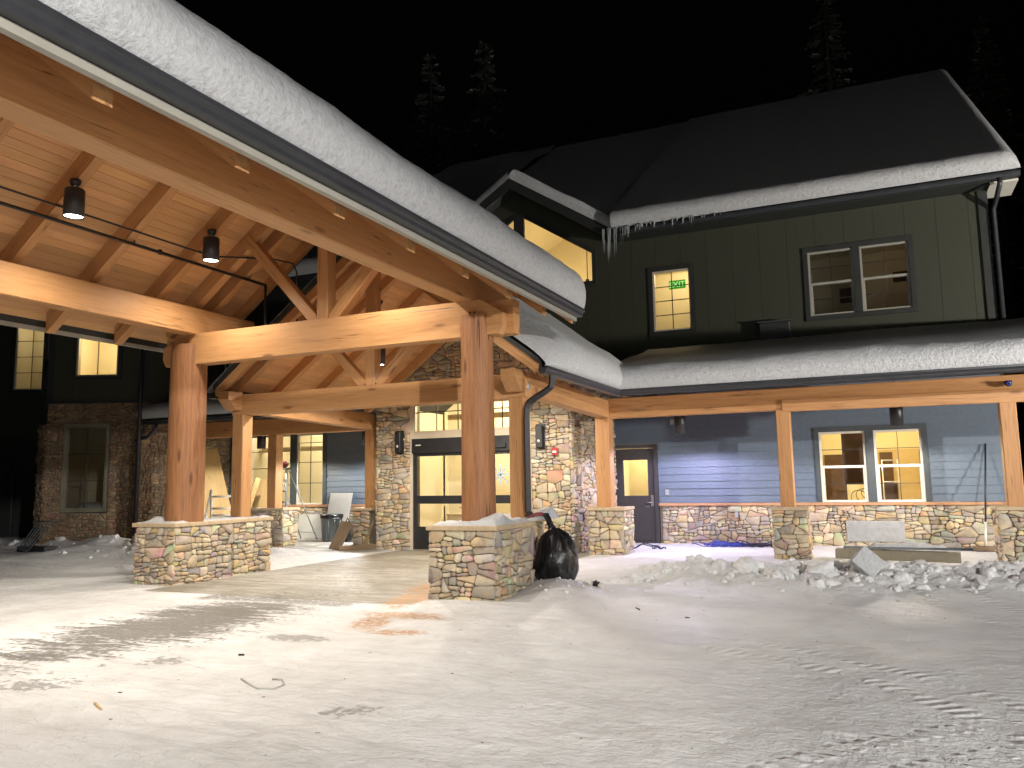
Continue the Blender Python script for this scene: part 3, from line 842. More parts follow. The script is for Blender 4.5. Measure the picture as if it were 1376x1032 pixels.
snow_pad('cap_snow', 'drifted snow around the foot of the right log post', -5.42, -4.43, 9.26, 11.5, ZC, 0.055, 3.1, holes=((-4.62, 9.62, 0.12, 0.22), (-4.55, 11.35, 0.13, 0.25), (-5.2, 9.6, -0.03, 0.25)))
snow_pad('cap_snow', 'thin crusted snow around the foot of the left log post', -10.78, -9.92, 9.27, 10.5, ZC, 0.028, 8.4, holes=((-10.6, 9.55, 0.07, 0.13), (-10.45, 9.5, 0.05, 0.1)))
snow_pad('cap_snow', 'dusting of snow on the cap behind the left log post', -10.68, -9.96, 10.56, 11.48, ZC, 0.02, 5.5)

# =================================================================== ENTRANCE CANOPY
CAN = thing('entrance_canopy', 'timber drive-through canopy on two log posts with snowy gable roof', 'canopy', (XM, 9.7, 0))
def logpost(x, y, z0, z1, r0, r1, seed):
    n = 44; rows = 36; P = []
    for i in range(rows+1):
        q = i/rows; z = q*(z1-z0); r = r0+(r1-r0)*q
        if q > 0.97: r *= 0.985
        row = []
        for k in range(n+1):
            t = 2*math.pi*(k % n)/n
            rr = r*(1+0.022*noise.noise(V((math.cos(t)*1.6+seed, math.sin(t)*1.6, z*0.35))) + 0.012*noise.noise(V((math.cos(t)*5+seed, math.sin(t)*5, z*0.5)))+0.006*noise.noise(V((math.cos(t)*14, math.sin(t)*14+seed, z*1.2))))
            # adzed flats
            rr = min(rr, r*0.985/max(0.2, abs(math.cos((t+seed) % (math.pi/4)-math.pi/8))))
            row.append((rr*math.cos(t), rr*math.sin(t), z))
        P.append(row)
    mb = MB(); mb.grid(P); n1 = len(mb.v)
    top = [(p[0]*1, p[1]*1, p[2]) for p in P[-1][:-1]]
    mb.add(top + [(0, 0, z1-z0+0.004)], [(k, (k+1) % n, n) for k in range(n)])
    return mb.build('log_post', LOGWOOD, CAN, Matrix.Translation((x, y, z0)))
logpost(-4.89, 9.70, ZC+0.002, 3.755, 0.232, 0.222, 1.3)
logpost(-10.20, 9.72, ZC+0.002, 3.80, 0.30, 0.285, 5.1)
for x in (-4.89, -10.2):
    for dx in (-0.03, 0.04): mb = MB(); mb.tube([(x+dx, 9.55, 3.72), (x+dx, 9.55, 3.80)], 0.010, 8); mb.build('bolt', BLACK, CAN)

def zl(dx): return 4.32+0.75*(2.75-abs(dx))        # canopy rafter underside
DK = 0.30                                          # to the boards
# tie beams (front ply with shaped ends, back ply square)
def tie(yf, x0, x1, x0b, x1b, z0, z1):
    c = 0.2
    xprism('tie_beam', [(x0+.06, z0), (x1-.06, z0), (x1, z0+.10), (x1, z1-.20), (x1-.32, z1), (x0+.32, z1), (x0, z1-.20), (x0, z0+.10)], yf, yf+0.15, CAN)
    xprism('tie_beam', [(x0b, z0+.02), (x1b, z0+.02), (x1b, z1-.004), (x0b, z1-.004)], yf+0.153, yf+0.36, CAN)
tie(9.60, -10.66, -4.46, -10.75, -4.36, 3.475, 3.97)
tie(2.0, -10.66, -4.46, -10.75, -4.36, 3.475, 3.97)
for s in (-1, 1):
    x = XM+s*2.52
    beam('plate_beam', (x, 0.7, 4.175), (x, 10.93, 4.175), 0.26, 0.44, CAN, ch=0.015)
beam('ridge_beam', (XM, 0.7, 6.46), (XM, 10.95, 6.46), 0.14, 0.36, CAN)
def rafter(y, s, w=0.135, parent=None, zf=zl, dk=DK, tail=3.6, flat=None, cutz=None, name='rafter'):
    a = 0.075
    x = lambda dx: XM+s*dx
    cz = cutz
    d_cut = 2.75-(cz-zf(2.75))/0.75
    poly = [(x(a), zf(a)), (x(d_cut), cz), (x(tail), cz), (x(tail), zf(tail)+dk), (x(a), zf(a)+dk)]
    return xprism(name, poly, y-w/2, y+w/2, parent or CAN, along=(s, -0.75))
ys = [3.16-1.17*2+1.17*k for k in range(9)]
for y in ys:
    for s in (-1, 1): rafter(y, s, cutz=3.785, tail=3.47)
for s in (-1, 1):
    rafter(10.93, s, w=0.10, zf=lambda d: zl(d)+.10, dk=DK-.10, cutz=3.79, tail=3.60, name='barge_rafter')
    rafter(9.80, s, w=0.15, cutz=4.0, tail=3.2, name='truss_chord')
    rafter(0.72, s, w=0.10, cutz=3.79, tail=3.60, name='barge_rafter')
beam('king_post', (XM+.05, 9.79, 3.97), (XM+.05, 9.79, 6.5), 0.2, 0.22, CAN, upv=(0, 1, 0))
for s in (-1, 1):
    beam('strut', (XM+.05+s*0.15, 9.79, 3.97), (XM+.05+s*1.55, 9.79, 5.46), 0.17, 0.17, CAN, upv=(0, 1, 0))
# tongue and groove boards, along the ridge
def deck(parent, s, y0, y1, zfun, dk, dx1, seed, bw=0.135):
    rnd = random.Random(seed); mb = MB(); mb.col = []
    ca = 0.8; n = int((dx1/ca)/bw)+1
    yl = Matrix.Identity(4)
    for k in range(n):
        a0 = k*bw; a1 = min(a0+bw-0.006, dx1/ca)
        if a1 <= a0: continue
        joints = [y0]+sorted(rnd.uniform(y0, y1) for _ in range(2))+[y1]
        for j0, j1 in zip(joints, joints[1:]):
            g = rnd.uniform(0.80, 1.12); c = (g*rnd.uniform(.97, 1.03), g, g*rnd.uniform(.95, 1.05), 1)
            pts = []
            for a in (a0, a1):
                dx = dx1-a*ca; x = XM+s*dx; z = zfun(dx)+dk
                pts.append((x, z))
            (xa, za), (xb, zb) = pts
            vs = [(xa, j0+.0015, za), (xb, j0+.0015, zb), (xb, j1-.0015, zb), (xa, j1-.0015, za)]
            vs += [(p[0], p[1], p[2]+0.022) for p in vs]
            mb.add(vs, [(0, 1, 2, 3), (7, 6, 5, 4), (0, 4, 5, 1), (1, 5, 6, 2), (2, 6, 7, 3), (3, 7, 4, 0)], 0, [c]*8)
    return mb.build('ceiling_boards', DECK, parent)
def roofslab(parent, s, y0, y1, zfun, dk, dx1, over=0.02):
    mb = MB(); z = lambda dx: zfun(dx)+dk+0.024
    x = lambda dx: XM+s*dx
    mb.prism([(x(0), z(0)), (x(dx1+over), z(dx1+over)), (x(dx1+over), z(dx1+over)+.035), (x(0), z(0)+.035)], y0, y1)
    return mb.build('roof_deck', ROOF, parent)
for s in (-1, 1):
    deck(CAN, s, 0.62, 10.97, zl, DK, 3.60, 11+s)
    roofslab(CAN, s, 0.6, 10.99, zl, DK, 3.60)
    x = XM+s*3.61
    fb = MB(); fb.box((min(x, x+s*.025), 0.6, 3.8855), (max(x, x+s*.025), 11.0, 4.0)); fb.build('fascia', TRIM, CAN)
    profile('gutter', GUT, (XM+s*3.656, 0.55, 3.886), (XM+s*3.656, 11.03, 3.886), (s, 0, 0), (0, 0, 1), CAN, GUTTER)
    # thin aluminium drip/soffit strip under the gutter
    ab = MB(); xa = XM+s*3.60; xb = XM+s*3.655; ab.box((min(xa, xb), 0.6, 3.826), (max(xa, xb), 11.0, 3.884)); ab.build('drip_strip', DIMV, CAN)
    rp = [(XM+s*0.0, zl(0)+.12), (XM+s*3.62, zl(3.62)+.12), (XM+s*3.62, zl(3.62)+.36), (XM, zl(0)+.36)]
    xprism('rake_trim', rp, 10.985, 11.02, CAN, TRIM, (s, -.75))
# electrical conduit and sprinkler pipe under the left slope
mb = MB()
pz = lambda dx: zl(dx)-0.02
mb.tube([(XM-1.72, 0.9, pz(1.72)), (XM-1.72, 8.6, pz(1.72)), (XM-1.70, 9.2, pz(1.70)-.02), (XM-1.45, 10.3, pz(1.45)-.01), (XM-1.40, 10.75, pz(1.4)-.02), (XM-1.40, 10.85, pz(1.4)-.15), (XM-1.40, 10.88, pz(1.40)-1.3)], 0.014, 8)
mb.build('conduit', BLACK, CAN)
mb = MB()
mb.tube([(XM-1.86, 0.9, 4.93), (XM-1.86, 10.6, 4.93)], 0.024, 10)
mb.tube([(XM-1.86, 7.9, 4.93), (XM-1.86, 7.9, 5.08)], 0.010, 6)
mb.tube([(XM-1.86, 8.35, 4.97), (XM-1.86, 8.35, 4.9)], 0.030, 8)
mb.tube([(XM-1.86, 5.6, 4.93), (XM-1.86, 5.6, 5.08)], 0.010, 6)
mb.tube([(XM-1.86, 10.6, 4.93), (XM-1.86, 10.6, 3.6)], 0.024, 10)
mb.build('sprinkler_pipe', BLACK, CAN)
mb = MB()
for x in (-5.55, -5.25): mb.tube([(x, 10.75, 3.5), (x, 10.75, 5.4)], 0.018, 8)
mb.build('conduit', BLACK, CAN)

# ---- pendant lamps
def pendant(label, x, y, zb, ztop, r=0.12, h=0.42, energy=300, color=(1, .86, .68), lens=None, spot=165, group=None, blend=0.35):
    t = thing('pendant_lamp', label, 'lamp', (x, y, zb), group)
    M = Matrix.Translation((x, y, zb))
    mb = MB(); mb.lathe([(r*0.9, 0.02), (r*.97, 0.0), (r, 0.0), (r, h-.012), (r-.012, h), (0.02, h)]); mb.build('lamp_shade', BLACK, t, M)
    mb = MB(); mb.lathe([(0.001, 0.018), (r*0.9, 0.018)], n=24); mb.build('lens', lens or LENS, t, M)
    mb = MB(); mb.tube([(0, 0, h), (0, 0, ztop-zb)], 0.011, 8); mb.build('stem', BLACK, t, M)
    mb = MB(); zz = ztop-zb; mb.lathe([(0.001, zz-.10), (0.045, zz-.085), (0.068, zz-.05), (0.068, zz-.01), (0.05, zz)]); mb.build('ceiling_box', BLACK, t, M)
    if energy:
        d = bpy.data.lights.new('lamp_light', 'SPOT'); d.energy = energy; d.color = color; d.spot_size = rad(spot); d.spot_blend = blend; d.shadow_soft_size = 0.09
        o = bpy.data.objects.new('lamp_light', d); put(o, Matrix.Translation((x, y, zb-0.02)), t)
    return t
GC = 'pendant lamps under the canopy'
EC = 295; WARM = (1.0, 0.92, 0.80)
zt = zl(1.40)+.03
LAB = {(-1, 1): 'black cylinder pendant nearest the camera on the canopy ceiling, upper left', (-1, 2): 'second black cylinder pendant, farther along the canopy conduit toward the log posts'}
for k, y in enumerate((4.30, 6.60, 8.88)):  # only two left row lamps are seen, the others are assumed
    for s in (-1, 1):
        lab = {(0, -1): 'assumed canopy pendant lamp, unseen past the left picture edge', (0, 1): 'assumed right hand canopy pendant lamp, unseen, nearest the street', (1, -1): LAB[(-1, 1)], (2, -1): LAB[(-1, 2)], (1, 1): 'assumed canopy pendant lamp hidden behind the right plate beam, street end', (2, 1): 'assumed canopy pendant lamp hidden behind the right plate beam, building end'}[(k, s)]
        pendant(lab, XM+s*1.40, y, 4.87, zt, h=0.36, energy=EC, color=WARM, group=GC, spot=152, blend=.8)
for s in (-1, 1):  # assumed pair out of view, lights the near ground
    pendant('assumed canopy pendant lamp, unseen over the street end, %s row' % ('left' if s < 0 else 'right'), XM+s*1.40, 2.0, 4.87, zt, h=0.36, energy=EC, color=WARM, group=GC, spot=152, blend=.8)

# canopy snow (right slope seen; left slope closed behind it)
U = V((-0.8, 0, 0.6)); N = V((0.6, 0, 0.8))
snow_sheet('roof_snow', 'thick crusty snow lying on the near canopy roof above its right gutter', (XM+3.74, 0.6, 3.985), (XM+3.74, 11.02, 3.985), U, N, 4.66, 0.42, (0, 1), 2.0, bulge=0.05, r=0.30, re=0.40, step=0.07, amp=.03)
snow_sheet('roof_snow', 'snow on the hidden left slope of the canopy roof', (XM-3.74, 11.02, 4.03), (XM-3.74, 0.6, 4.03), V((.8, 0, .6)), V((-.6, 0, .8)), 4.66, 0.40, (1, 0), 3.0, step=0.3)

# =================================================================== ENTRY GABLE
ENT = thing('entry_gable', 'lower timber entry gable with second truss between canopy and stone wall', 'entry porch', (XM, 12, 0))
def ze(dx): return 3.32+0.75*(2.75-abs(dx))
YE = 10.75
for (x, y) in ((-4.92, 11.17), (-10.38, 11.17)):
    beam('timber_post', (x, y, ZC), (x, y, 2.76), 0.25, 0.25, ENT, TIMBER, upv=(0, 1, 0))
beam('timber_post', (-5.15, 16.05, ZC), (-5.15, 16.05, 2.77), 0.30, 0.30, ENT, TIMBER, upv=(0, 1, 0))
beam('timber_post', (-10.92, 16.05, ZC), (-10.92, 16.05, 2.77), 0.24, 0.24, ENT, TIMBER, upv=(0, 1, 0))
beam('tie_beam', (-10.53, 11.19, 2.945), (-4.77, 11.19, 2.945), 0.25, 0.37, ENT)
def yzprism(name, poly, x0, x1, parent):
    mb = MB(); o = V((0, poly[0][0], poly[0][1])); M = axes((x0, 0, 0), (0, 1, 0), (-1, 0, 0), (0, 0, 1))
    mb.prism(poly, 0, -(x1-x0)); return mb.build(name, TIMBER, parent, M)
for (xa, xb) in ((-4.90, -5.13), (-10.42, -10.94)):
    beam('plate_beam', (xa, 11.33, 2.99), (xb, 16.3, 2.95), 0.24, 0.36, ENT)
for x in (-4.90, -10.42):
    yzprism('corbel', [(10.72, 3.02), (10.72, 3.16), (11.06, 3.16), (11.06, 2.84), (10.92, 2.84)], x-.12, x+.12, ENT)
mbp = MB(); mbp.lathe([(0.001, 0.0), (0.055, 0.0), (0.055, 0.012), (0.001, 0.012)], n=20)
mbp.build('steel_disc', GALV, ENT, axes((-4.77, 11.18, 2.93), (0, 1, 0), (0, 0, 1), (1, 0, 0)))
beam('king_post', (XM-.05, 11.19, 3.13), (XM-.05, 11.19, 5.3), 0.19, 0.2, ENT, upv=(0, 1, 0))
for s in (-1, 1):
    beam('strut', (XM-.05+s*0.14, 11.19, 3.13), (XM-.05+s*1.30, 11.19, 4.34), 0.16, 0.16, ENT, upv=(0, 1, 0))
beam('ridge_beam', (XM, 10.85, 5.42), (XM, 15.8, 5.42), 0.12, 0.3, ENT)
DKE = 0.20
for y in (11.19, 12.2, 13.3, 14.4, 15.4):
    for s in (-1, 1): rafter(y, s, w=0.13, parent=ENT, zf=ze, dk=DKE, tail=3.10, cutz=ze(3.0))
for s in (-1, 1):
    rafter(10.82, s, w=0.07, parent=ENT, zf=lambda dx: ze(dx)+0.0, dk=DKE, tail=3.12, cutz=ze(3.05), name='barge_rafter')
    deck(ENT, s, 10.80, 15.82, ze, DKE, 3.12, 31+s)
    roofslab(ENT, s, 10.78, 18.9, ze, DKE, 3.12)
    rp = [(XM, ze(0)+.185), (XM+s*3.14, ze(3.14)+.185), (XM+s*3.14, ze(3.14)+.262), (XM, ze(0)+.262)]
    xprism('rake_trim', rp, 10.745, 10.782, ENT, TRIM, (s, -.75))
    x = XM+s*3.13
    fb = MB(); fb.box((min(x, x+s*.025), 10.8, 3.06), (max(x, x+s*.025), 14.5, 3.28)); fb.build('fascia', TRIM, ENT)
    profile('gutter', GUT, (XM+s*3.158, 10.74, 3.055), (XM+s*3.158, 14.62 if s > 0 else 14.4, 3.055), (s, 0, 0), (0, 0, 1), ENT, GUTTER)
mb = MB()
xg = XM+3.235
mb.tube([(xg, 11.02, 3.06), (xg, 11.02, 2.95), (xg-.02, 11.01, 2.88), (xg-.10, 11.0, 2.82), (xg-.30, 10.98, 2.71), (xg-.37, 10.98, 2.66), (xg-.40, 10.98, 2.58), (xg-.41, 10.98, 2.4), (xg-.41, 10.98, 1.06), (xg-.37, 10.98, 1.0)], 0.052, 4, sm=False)
mb.build('downspout', BLACK, ENT)
snow_sheet('roof_snow', 'smooth snow on the entry gable right slope ending at the porch valley', (XM+3.23, 10.74, 3.17), (XM+3.23, 15.3, 3.17), U, N, 4.05, 0.40, (1, 0), 6.0, bulge=0.05, r=0.5, re=0.5, step=0.08, amp=.05, re0=1.5)
snow_sheet('roof_snow', 'snow on the hidden left slope of the entry gable', (XM-3.25, 10.74, 3.155), (XM-3.25, 14.4, 3.155), V((.8, 0, .6)), V((-.6, 0, .8)), 4.05, 0.36, (1, 0), 7.0, step=0.3, re0=1.5)
pendant('black pendant lamp hanging behind the second truss of the entry gable', -8.22, 12.3, 3.66, ze(.67), energy=560, color=WARM)
pendant('added entry gable lamp kept unseen behind the right log post', -6.78, 13.3, 3.75, ze(.77), energy=560, color=WARM)  # extra lamp added out of view, brightens the stone entry

# =================================================================== STONE ENTRY WALL WITH SLIDING DOORS
YP = 15.87
PT = thing('stone_entry_wall', 'tall fieldstone entry wall with glass sliding doors under the entry gable', 'entrance', (-8.25, YP, 0))
FP = frame((0, YP, 0), 0)
kz = lambda x: ze(x-XM)+DKE+0.0
xl, xr, dl, dr = -10.66, -5.84, -9.74, -6.72
faces = [(FP, [(xl, -.05), (dl, -.05), (dl, 3.36), (xl, 3.36)]), (FP, [(dr, -.05), (xr, -.05), (xr, 3.36), (dr, 3.36)]),
         (FP, [(xl, 3.36), (xr, 3.36), (xr, kz(xr)), (XM, kz(XM)), (xl, kz(xl))]),
         (frame((xr, 0, 0), 90), [(YP-.035, -.05), (18.93, -.05), (18.93, 4.1), (YP-.035, 4.1)])]
stone_part(PT, faces, seed=77, depth=0.05)
core = MB(); core.box((xl+.01, YP+.01, -.1), (dl-.01, 16.3, 3.36)); core.box((dr+.01, YP+.01, -.1), (xr-.012, 18.9, 3.36)); core.build('wall_core', MORTAR, PT)
mb = MB()
mb.box((dl, 2.5, -0.10), (dr, 2.63, 0.03)); mb.box((dl, 0, -0.10), (dl+.06, 2.5, 0.03)); mb.box((dr-.06, 0, -0.10), (dr, 2.5, 0.03))
mb.box((dl, 3.30, -0.10), (dr, 3.38, 0.03)); mb.box((dl, 2.63, -0.10), (dl+.09, 3.30, 0.027)); mb.box((dr-.09, 2.63, -.10), (dr, 3.30, 0.027))
mb.build('door_surround', TAN, PT, FP)
# transom
tw = window(PT, FP, dl+.09, dr-.09, 2.63, 3.30, cols=5, rows=1, trim=TAN, sash=TAN, trims=(0, 0, 0, 0), munmat=TRIM, mun=0.02, rowpos=[3.10])
# doors
hx = MB(); hx.box((dl+.06, 2.17, -.11), (dr-.06, 2.5, 0.045)); hx.box((dl+.35, 2.28, 0.045), (dl+.75, 2.30, 0.052))
hx.build('door_header', BLACK, PT, FP)
mb = MB(); mb.box((dl+.16, 2.34, .045), (dl+.30, 2.365, .048)); mb.build('header_label', VINYL, PT, FP)
mb = MB(); mb.box((-7.62, 2.24, .045), (-7.30, 2.34, .10)); mb.build('door_sensor', BLACK, PT, FP)
def slider(u0, u1):
    d = MB(); s = 0.10
    d.box((u0, 0.02, -.06), (u0+s, 2.168, -.01)); d.box((u1-s, 0.02, -.06), (u1, 2.168, -.01))
    d.box((u0+s, 1.03, -.06), (u1-s, 1.21, -.01)); d.box((u0+s, 0.02, -.06), (u1-s, 0.52, -.01)); d.box((u0+s, 2.10, -.06), (u1-s, 2.168, -.01))
    o = d.build('sliding_door', BLACK, PT, FP)
    g = MB(); g.quad((u0+s, .52, -.035), (u1-s, .52, -.035), (u1-s, 1.03, -.035), (u0+s, 1.03, -.035)); g.quad((u0+s, 1.21, -.035), (u1-s, 1.21, -.035), (u1-s, 2.1, -.035), (u0+s, 2.1, -.035))
    g.build('pane', GLASS, o, FP); return o
slider(dl+.061, -8.23); rdoor = slider(-8.225, dr-.061)
mb = MB()
for (a, b) in (((-7.68, 1.45), (-7.28, 1.85)), ((-7.68, 1.85), (-7.28, 1.45)), ((-7.48, 1.42), (-7.48, 1.9)), ((-7.72, 1.64), (-7.24, 1.66))):
    p0, p1 = V((*a, -.032)), V((*b, -.032)); n_ = V((-(p1-p0).y, (p1-p0).x, 0)).normalized()*0.011
    mb.add([p0-n_, p1-n_, p1+n_, p0+n_], [(0, 1, 2, 3)])
mb.build('tape_cross', m_plain('blue_tape', (0.22, 0.36, 0.55), 0.6), rdoor, FP)
room(PT, FP, xl+.06, xr-.1, 0.0, 3.9, 2.9, w0=-0.45, lamp=560, color=(1, .86, .58))
# things inside the vestibule
mb = MB(); mb.box((0, 0, 0), (0.42, 0.4, 0.70)); mb.box((-.02, -.02, .70), (.44, .42, .73)); mb.box((.03, -.008, .05), (.39, 0.0, .65))
o = mb.build('wooden_cabinet', PALEW, None, Matrix.Translation((-9.75, 17.6, 0))); tag(o, 'small pale cabinet standing inside the entry behind the left glass door', 'cabinet')
h = thing('white_heater', 'white vented unit standing inside the entry behind the glass door', 'heater', (-8.95, 17.8, 0))
mb = MB(); mb.box((-9.2, 17.7, 0), (-8.35, 18.0, 0.72)); mb.build('housing', VINYL, h)
mb = MB()
for k in range(6): mb.box((-9.02+k*.075, 17.69, .48), (-8.97+k*.075, 17.702, .62))
mb.build('vent_slots', BLACK, h)
pl = thing('potted_plant', 'dried plant on top of the unit inside the entry doors', 'plant', (-9.15, 17.75, .73))
mb = MB(); mb.lathe([(.001, 0), (.07, 0), (.09, .14), (.08, .14), (.001, .13)], (-9.12, 17.6, .72)); mb.build('pot', BARK, pl)
mb = MB(); rp = random.Random(4)
for k in range(26):
    a = rp.uniform(0, 6.28); l = rp.uniform(.1, .3); e = V((-9.12+math.cos(a)*l, 17.6+math.sin(a)*l*.4, .86+rp.uniform(.02, .16)))
    mb.tube([(-9.12, 17.6, .84), e], [0.004, 0.012], 5)
mb.build('leaves', SCRAP, pl)
mb = MB(); mb.box((-9.5, 17.2, 3.02), (-7.9, 17.35, 3.14)); mb.build('interior_beam', PALEW, PT)
mb = MB(); mb.box((-7.75, 18.5, 0), (-6.8, 18.62, 2.1)); mb.build('interior_partition', PALEW, PT)

# sconces, alarm
def sconce(label, x):
    t = thing('wall_sconce', label, 'wall lamp', (x, YP-.06, 2.45), 'black box sconces beside the entry doors')
    M = frame((x, YP-.05, 2.17), 0)
    mb = MB(); mb.box((-.10, 0, 0), (.10, .53, .03)); mb.build('back_plate', BLACK, t, M)
    mb = MB(); mb.box((-.07, .03, .031), (.07, .50, .14)); o = mb.build('housing', BLACK, t, M); bv = o.modifiers.new('b', 'BEVEL'); bv.width = .008
    mb = MB(); mb.lathe([(.001, .02), (.022, .012), (.03, 0)], n=16); mb.build('sensor', VINYL, t, M @ Matrix.Translation((0, .17, .142)))
sconce('black box sconce on the left stone pier beside the sliding doors', -9.98)
sconce('black box sconce on the right stone pier beside the downspout', -6.48)
t = thing('fire_alarm', 'red fire alarm strobe on the right stone pier below the sconce', 'alarm', (-6.16, YP-.06, 2.12))
M = frame((-6.16, YP-.05, 2.05), 0)
mb = MB(); mb.box((-.065, -.02, 0), (.065, .14, .045)); o = mb.build('housing', REDM, t, M); bv = o.modifiers.new('b', 'BEVEL'); bv.width = .01
mb = MB(); mb.box((-.04, .03, .0452), (.04, .075, .06)); mb.build('strobe', VINYL, t, M)

# =================================================================== LODGE
LO = thing('lodge_building', 'two storey lodge with green upper siding, blue lower siding and snowy roof', 'building', (-4, 18.95, 0))
# --- lower right wall
h_lower = [(-1.14, 0.88, 0.93, 2.46), (-5.95, -4.76, -1, 2.34)]
lap_siding(LO, FW, -5.84, 2.42, 0.935, 4.2, h_lower, BLUE)
stone_part(LO, [(FW, [(-4.70, -.05), (2.42, -.05), (2.42, .868), (-4.70, .868)])], 'stone_wainscot', seed=41)
core = MB(); core.box((-4.75, -.1, -.08), (2.42, .87, .0)); core.build('mortar_core', MORTAR, LO, FW)
mb = MB(); mb.box((-4.76, .872, -.02), (2.44, .93, .085)); o = mb.build('wall_sill', SILL, LO, FW)
# windows, lower pair (slate trim all round, shared mullion)
mb = MB(); mb.box((-1.24, 2.46, -.05), (0.99, 2.57, .05)); mb.box((-1.24, .934, -.05), (-1.14, 2.46, .047)); mb.box((.88, .934, -.05), (.99, 2.46, .047)); mb.box((-.21, .934, -.05), (-.04, 2.46, .044))
mb.build('window_trim', SLATE, LO, FW)
for a, b in ((-1.14, -.21), (-.04, .88)):
    window(LO, FW, a, b, .935, 2.46, 2, 2, trim=SLATE, trims=(0, 0, 0, 0), hung=True, mun=.014, munmat=TRIM)
room(LO, FW, -1.7, 1.5, 0.0, 2.9, 3.6, lamp=290, color=(1.0, .78, .38), lpos=(-.1, 2.75, -1.4))
mb = MB(); M_ = FW
mb.box((-1.25, .05, -3.7), (-.75, 2.05, -3.62), 0); mb.build('interior_door', DARKW, LO, FW)
mb = MB(); mb.box((-.72, 1.3, -1.3), (-.22, 2.62, -1.0)); mb.build('wall_cabinet', DARKW, LO, FW)
mb = MB(); mb.box((.02, .0, -3.7), (1.2, 2.15, -3.66)); mb.build('door_frame', PALEW, LO, FW)
mb = MB(); mb.box((.06, .05, -3.65), (.36, 2.08, -3.6)); mb.box((.98, .05, -3.65), (1.12, 2.1, -3.6)); mb.build('dark_opening', DARKW, LO, FW)
rk = thing('rolling_rack', 'white wire rack with dark goods inside the right porch window', 'rack', (.22, 20.4, 0))
mb = MB()
for x in (.1, .42): 
    for y in (20.3, 20.7): mb.tube([(x, y, 0), (x, y, 1.85)], .014, 6)
for z in (.35, .9, 1.35, 1.84): mb.box((.1, 20.3, z-.012), (.42, 20.7, z+.012))
mb.build('rack_frame', VINYL, rk)
mb = MB(); mb.box((.13, 20.33, .93), (.39, 20.66, 1.30)); mb.box((.13, 20.33, .38), (.39, 20.66, .85)); mb.build('goods', DARKW, rk)
mb = MB()
rr = random.Random(5)
for k in range(3):
    c = V((-.42+.09*k, 19.55, 1.02+.05*k)); r_ = .16-.02*k
    mb.tube([c+V((r_*math.cos(a/24*6.283), .03*math.sin(a*.7), r_*math.sin(a/24*6.283))) for a in range(25)], .007, 6)
tag(mb.build('wire_coil', DARKC), 'loose coil of thin wire behind the left porch window', 'wire')
# --- side door
mb = MB(); mb.box((-5.93, 0, -.06), (-5.84, 2.335, .05)); mb.box((-4.86, 0, -.06), (-4.765, 2.335, .05)); mb.box((-5.84, 2.24, -.06), (-4.86, 2.335, .05)); mb.box((-5.84, 0.0, -.06), (-4.86, .03, .09))
dj = mb.build('door_frame', DOORM, LO, FW)
mb = MB()
for (a, b, c, d) in rects_minus(-5.836, -4.864, .035, 2.235, [(-5.62, -5.02, 1.11, 1.96)]): mb.box((a, c, -.05), (b, d, .0))
dd = mb.build('side_door', DOORM, LO, FW)
g = MB(); g.quad((-5.62, 1.11, -.02), (-5.02, 1.11, -.02), (-5.02, 1.96, -.02), (-5.62, 1.96, -.02)); g.build('pane', GLASS, dd, FW)
mb = MB(); mb.box((-4.955, .86, .001), (-4.895, 1.12, .02)); mb.tube([(-4.925, .95, .02), (-4.925, .95, .06), (-5.06, .95, .06)], .013, 8); mb.box((-5.0, .845, .001), (-5.10, .86, .012)); mb.build('handle', STEEL, dd, FW)
mb = MB()
for v in (.35, 1.2, 2.0): mb.tube([(-5.845, v, .012), (-5.845, v+.11, .012)], .012, 8)
mb.build('hinge', STEEL, dd, FW)
room(LO, FW, -5.9, -4.5, 0.0, 2.7, 1.4, lamp=95, color=(1, .80, .46))
mb = MB(); mb.box((-4.60, 1.12, .022), (-4.52, 1.25, .05)); mb.build('outlet_box', GALV, LO, FW)
mb = MB(); mb.box((-4.42, 2.78, .022), (-4.33, 2.9, .06)); mb.build('junction_box', GALV, LO, FW)
mb = MB(); mb.box((-3.02, .60, .05), (-2.94, .74, .07)); mb.build('hose_bib_plate', GALV, LO, FW)
# louvred vent cover
vt = MB(); vt.box((-.69, .11, .06), (.44, .54, .085))
vo = vt.build('vent_cover', GALV, LO, FW)
vs = MB()
for k in range(17): vs.box((-.67, .125+k*.024, .086), (.42, .139+k*.024, .092))
vs.build('louvres', GALV, vo, FW)
# --- lower left wall (under the left porch)
wl = [(-17.25, -15.72, .93, 2.98), (-15.5, -14.55, .93, 2.98)]
lap_siding(LO, FW, -18.1, -10.6, 0.935, 4.2, wl, BLUE)
stone_part(LO, [(FW, [(-18.1, -.05), (-10.7, -.05), (-10.7, .868), (-18.1, .868)])], 'stone_wainscot', seed=43)
core = MB(); core.box((-18.1, -.1, -.08), (-10.6, .87, .0)); core.build('mortar_core', MORTAR, LO, FW)
mb = MB(); mb.box((-18.1, .872, -.02), (-10.65, .93, .085)); mb.build('wall_sill', SILL, LO, FW)
mb = MB(); mb.box((-17.4, 2.98, -.05), (-14.4, 3.1, .05)); mb.box((-14.55, .934, -.05), (-14.42, 2.98, .047)); mb.box((-15.72, .934, -.05), (-15.5, 2.98, .044)); mb.box((-17.4, .934, -.05), (-17.25, 2.98, .047)); mb.build('window_trim', SLATE, LO, FW)
window(LO, FW, -17.25, -15.72, .935, 2.98, 2, 4, trim=SLATE, trims=(0, 0, 0, 0), munmat=TRIM, rowpos=[1.5, 2.0, 2.5])
window(LO, FW, -15.5, -14.55, .935, 2.98, 2, 4, trim=SLATE, trims=(0, 0, 0, 0), munmat=TRIM, rowpos=[1.55, 2.15, 2.72])
room(LO, FW, -18.0, -13.9, 0, 3.4, 2.6, lamp=230, color=(1, .88, .64))
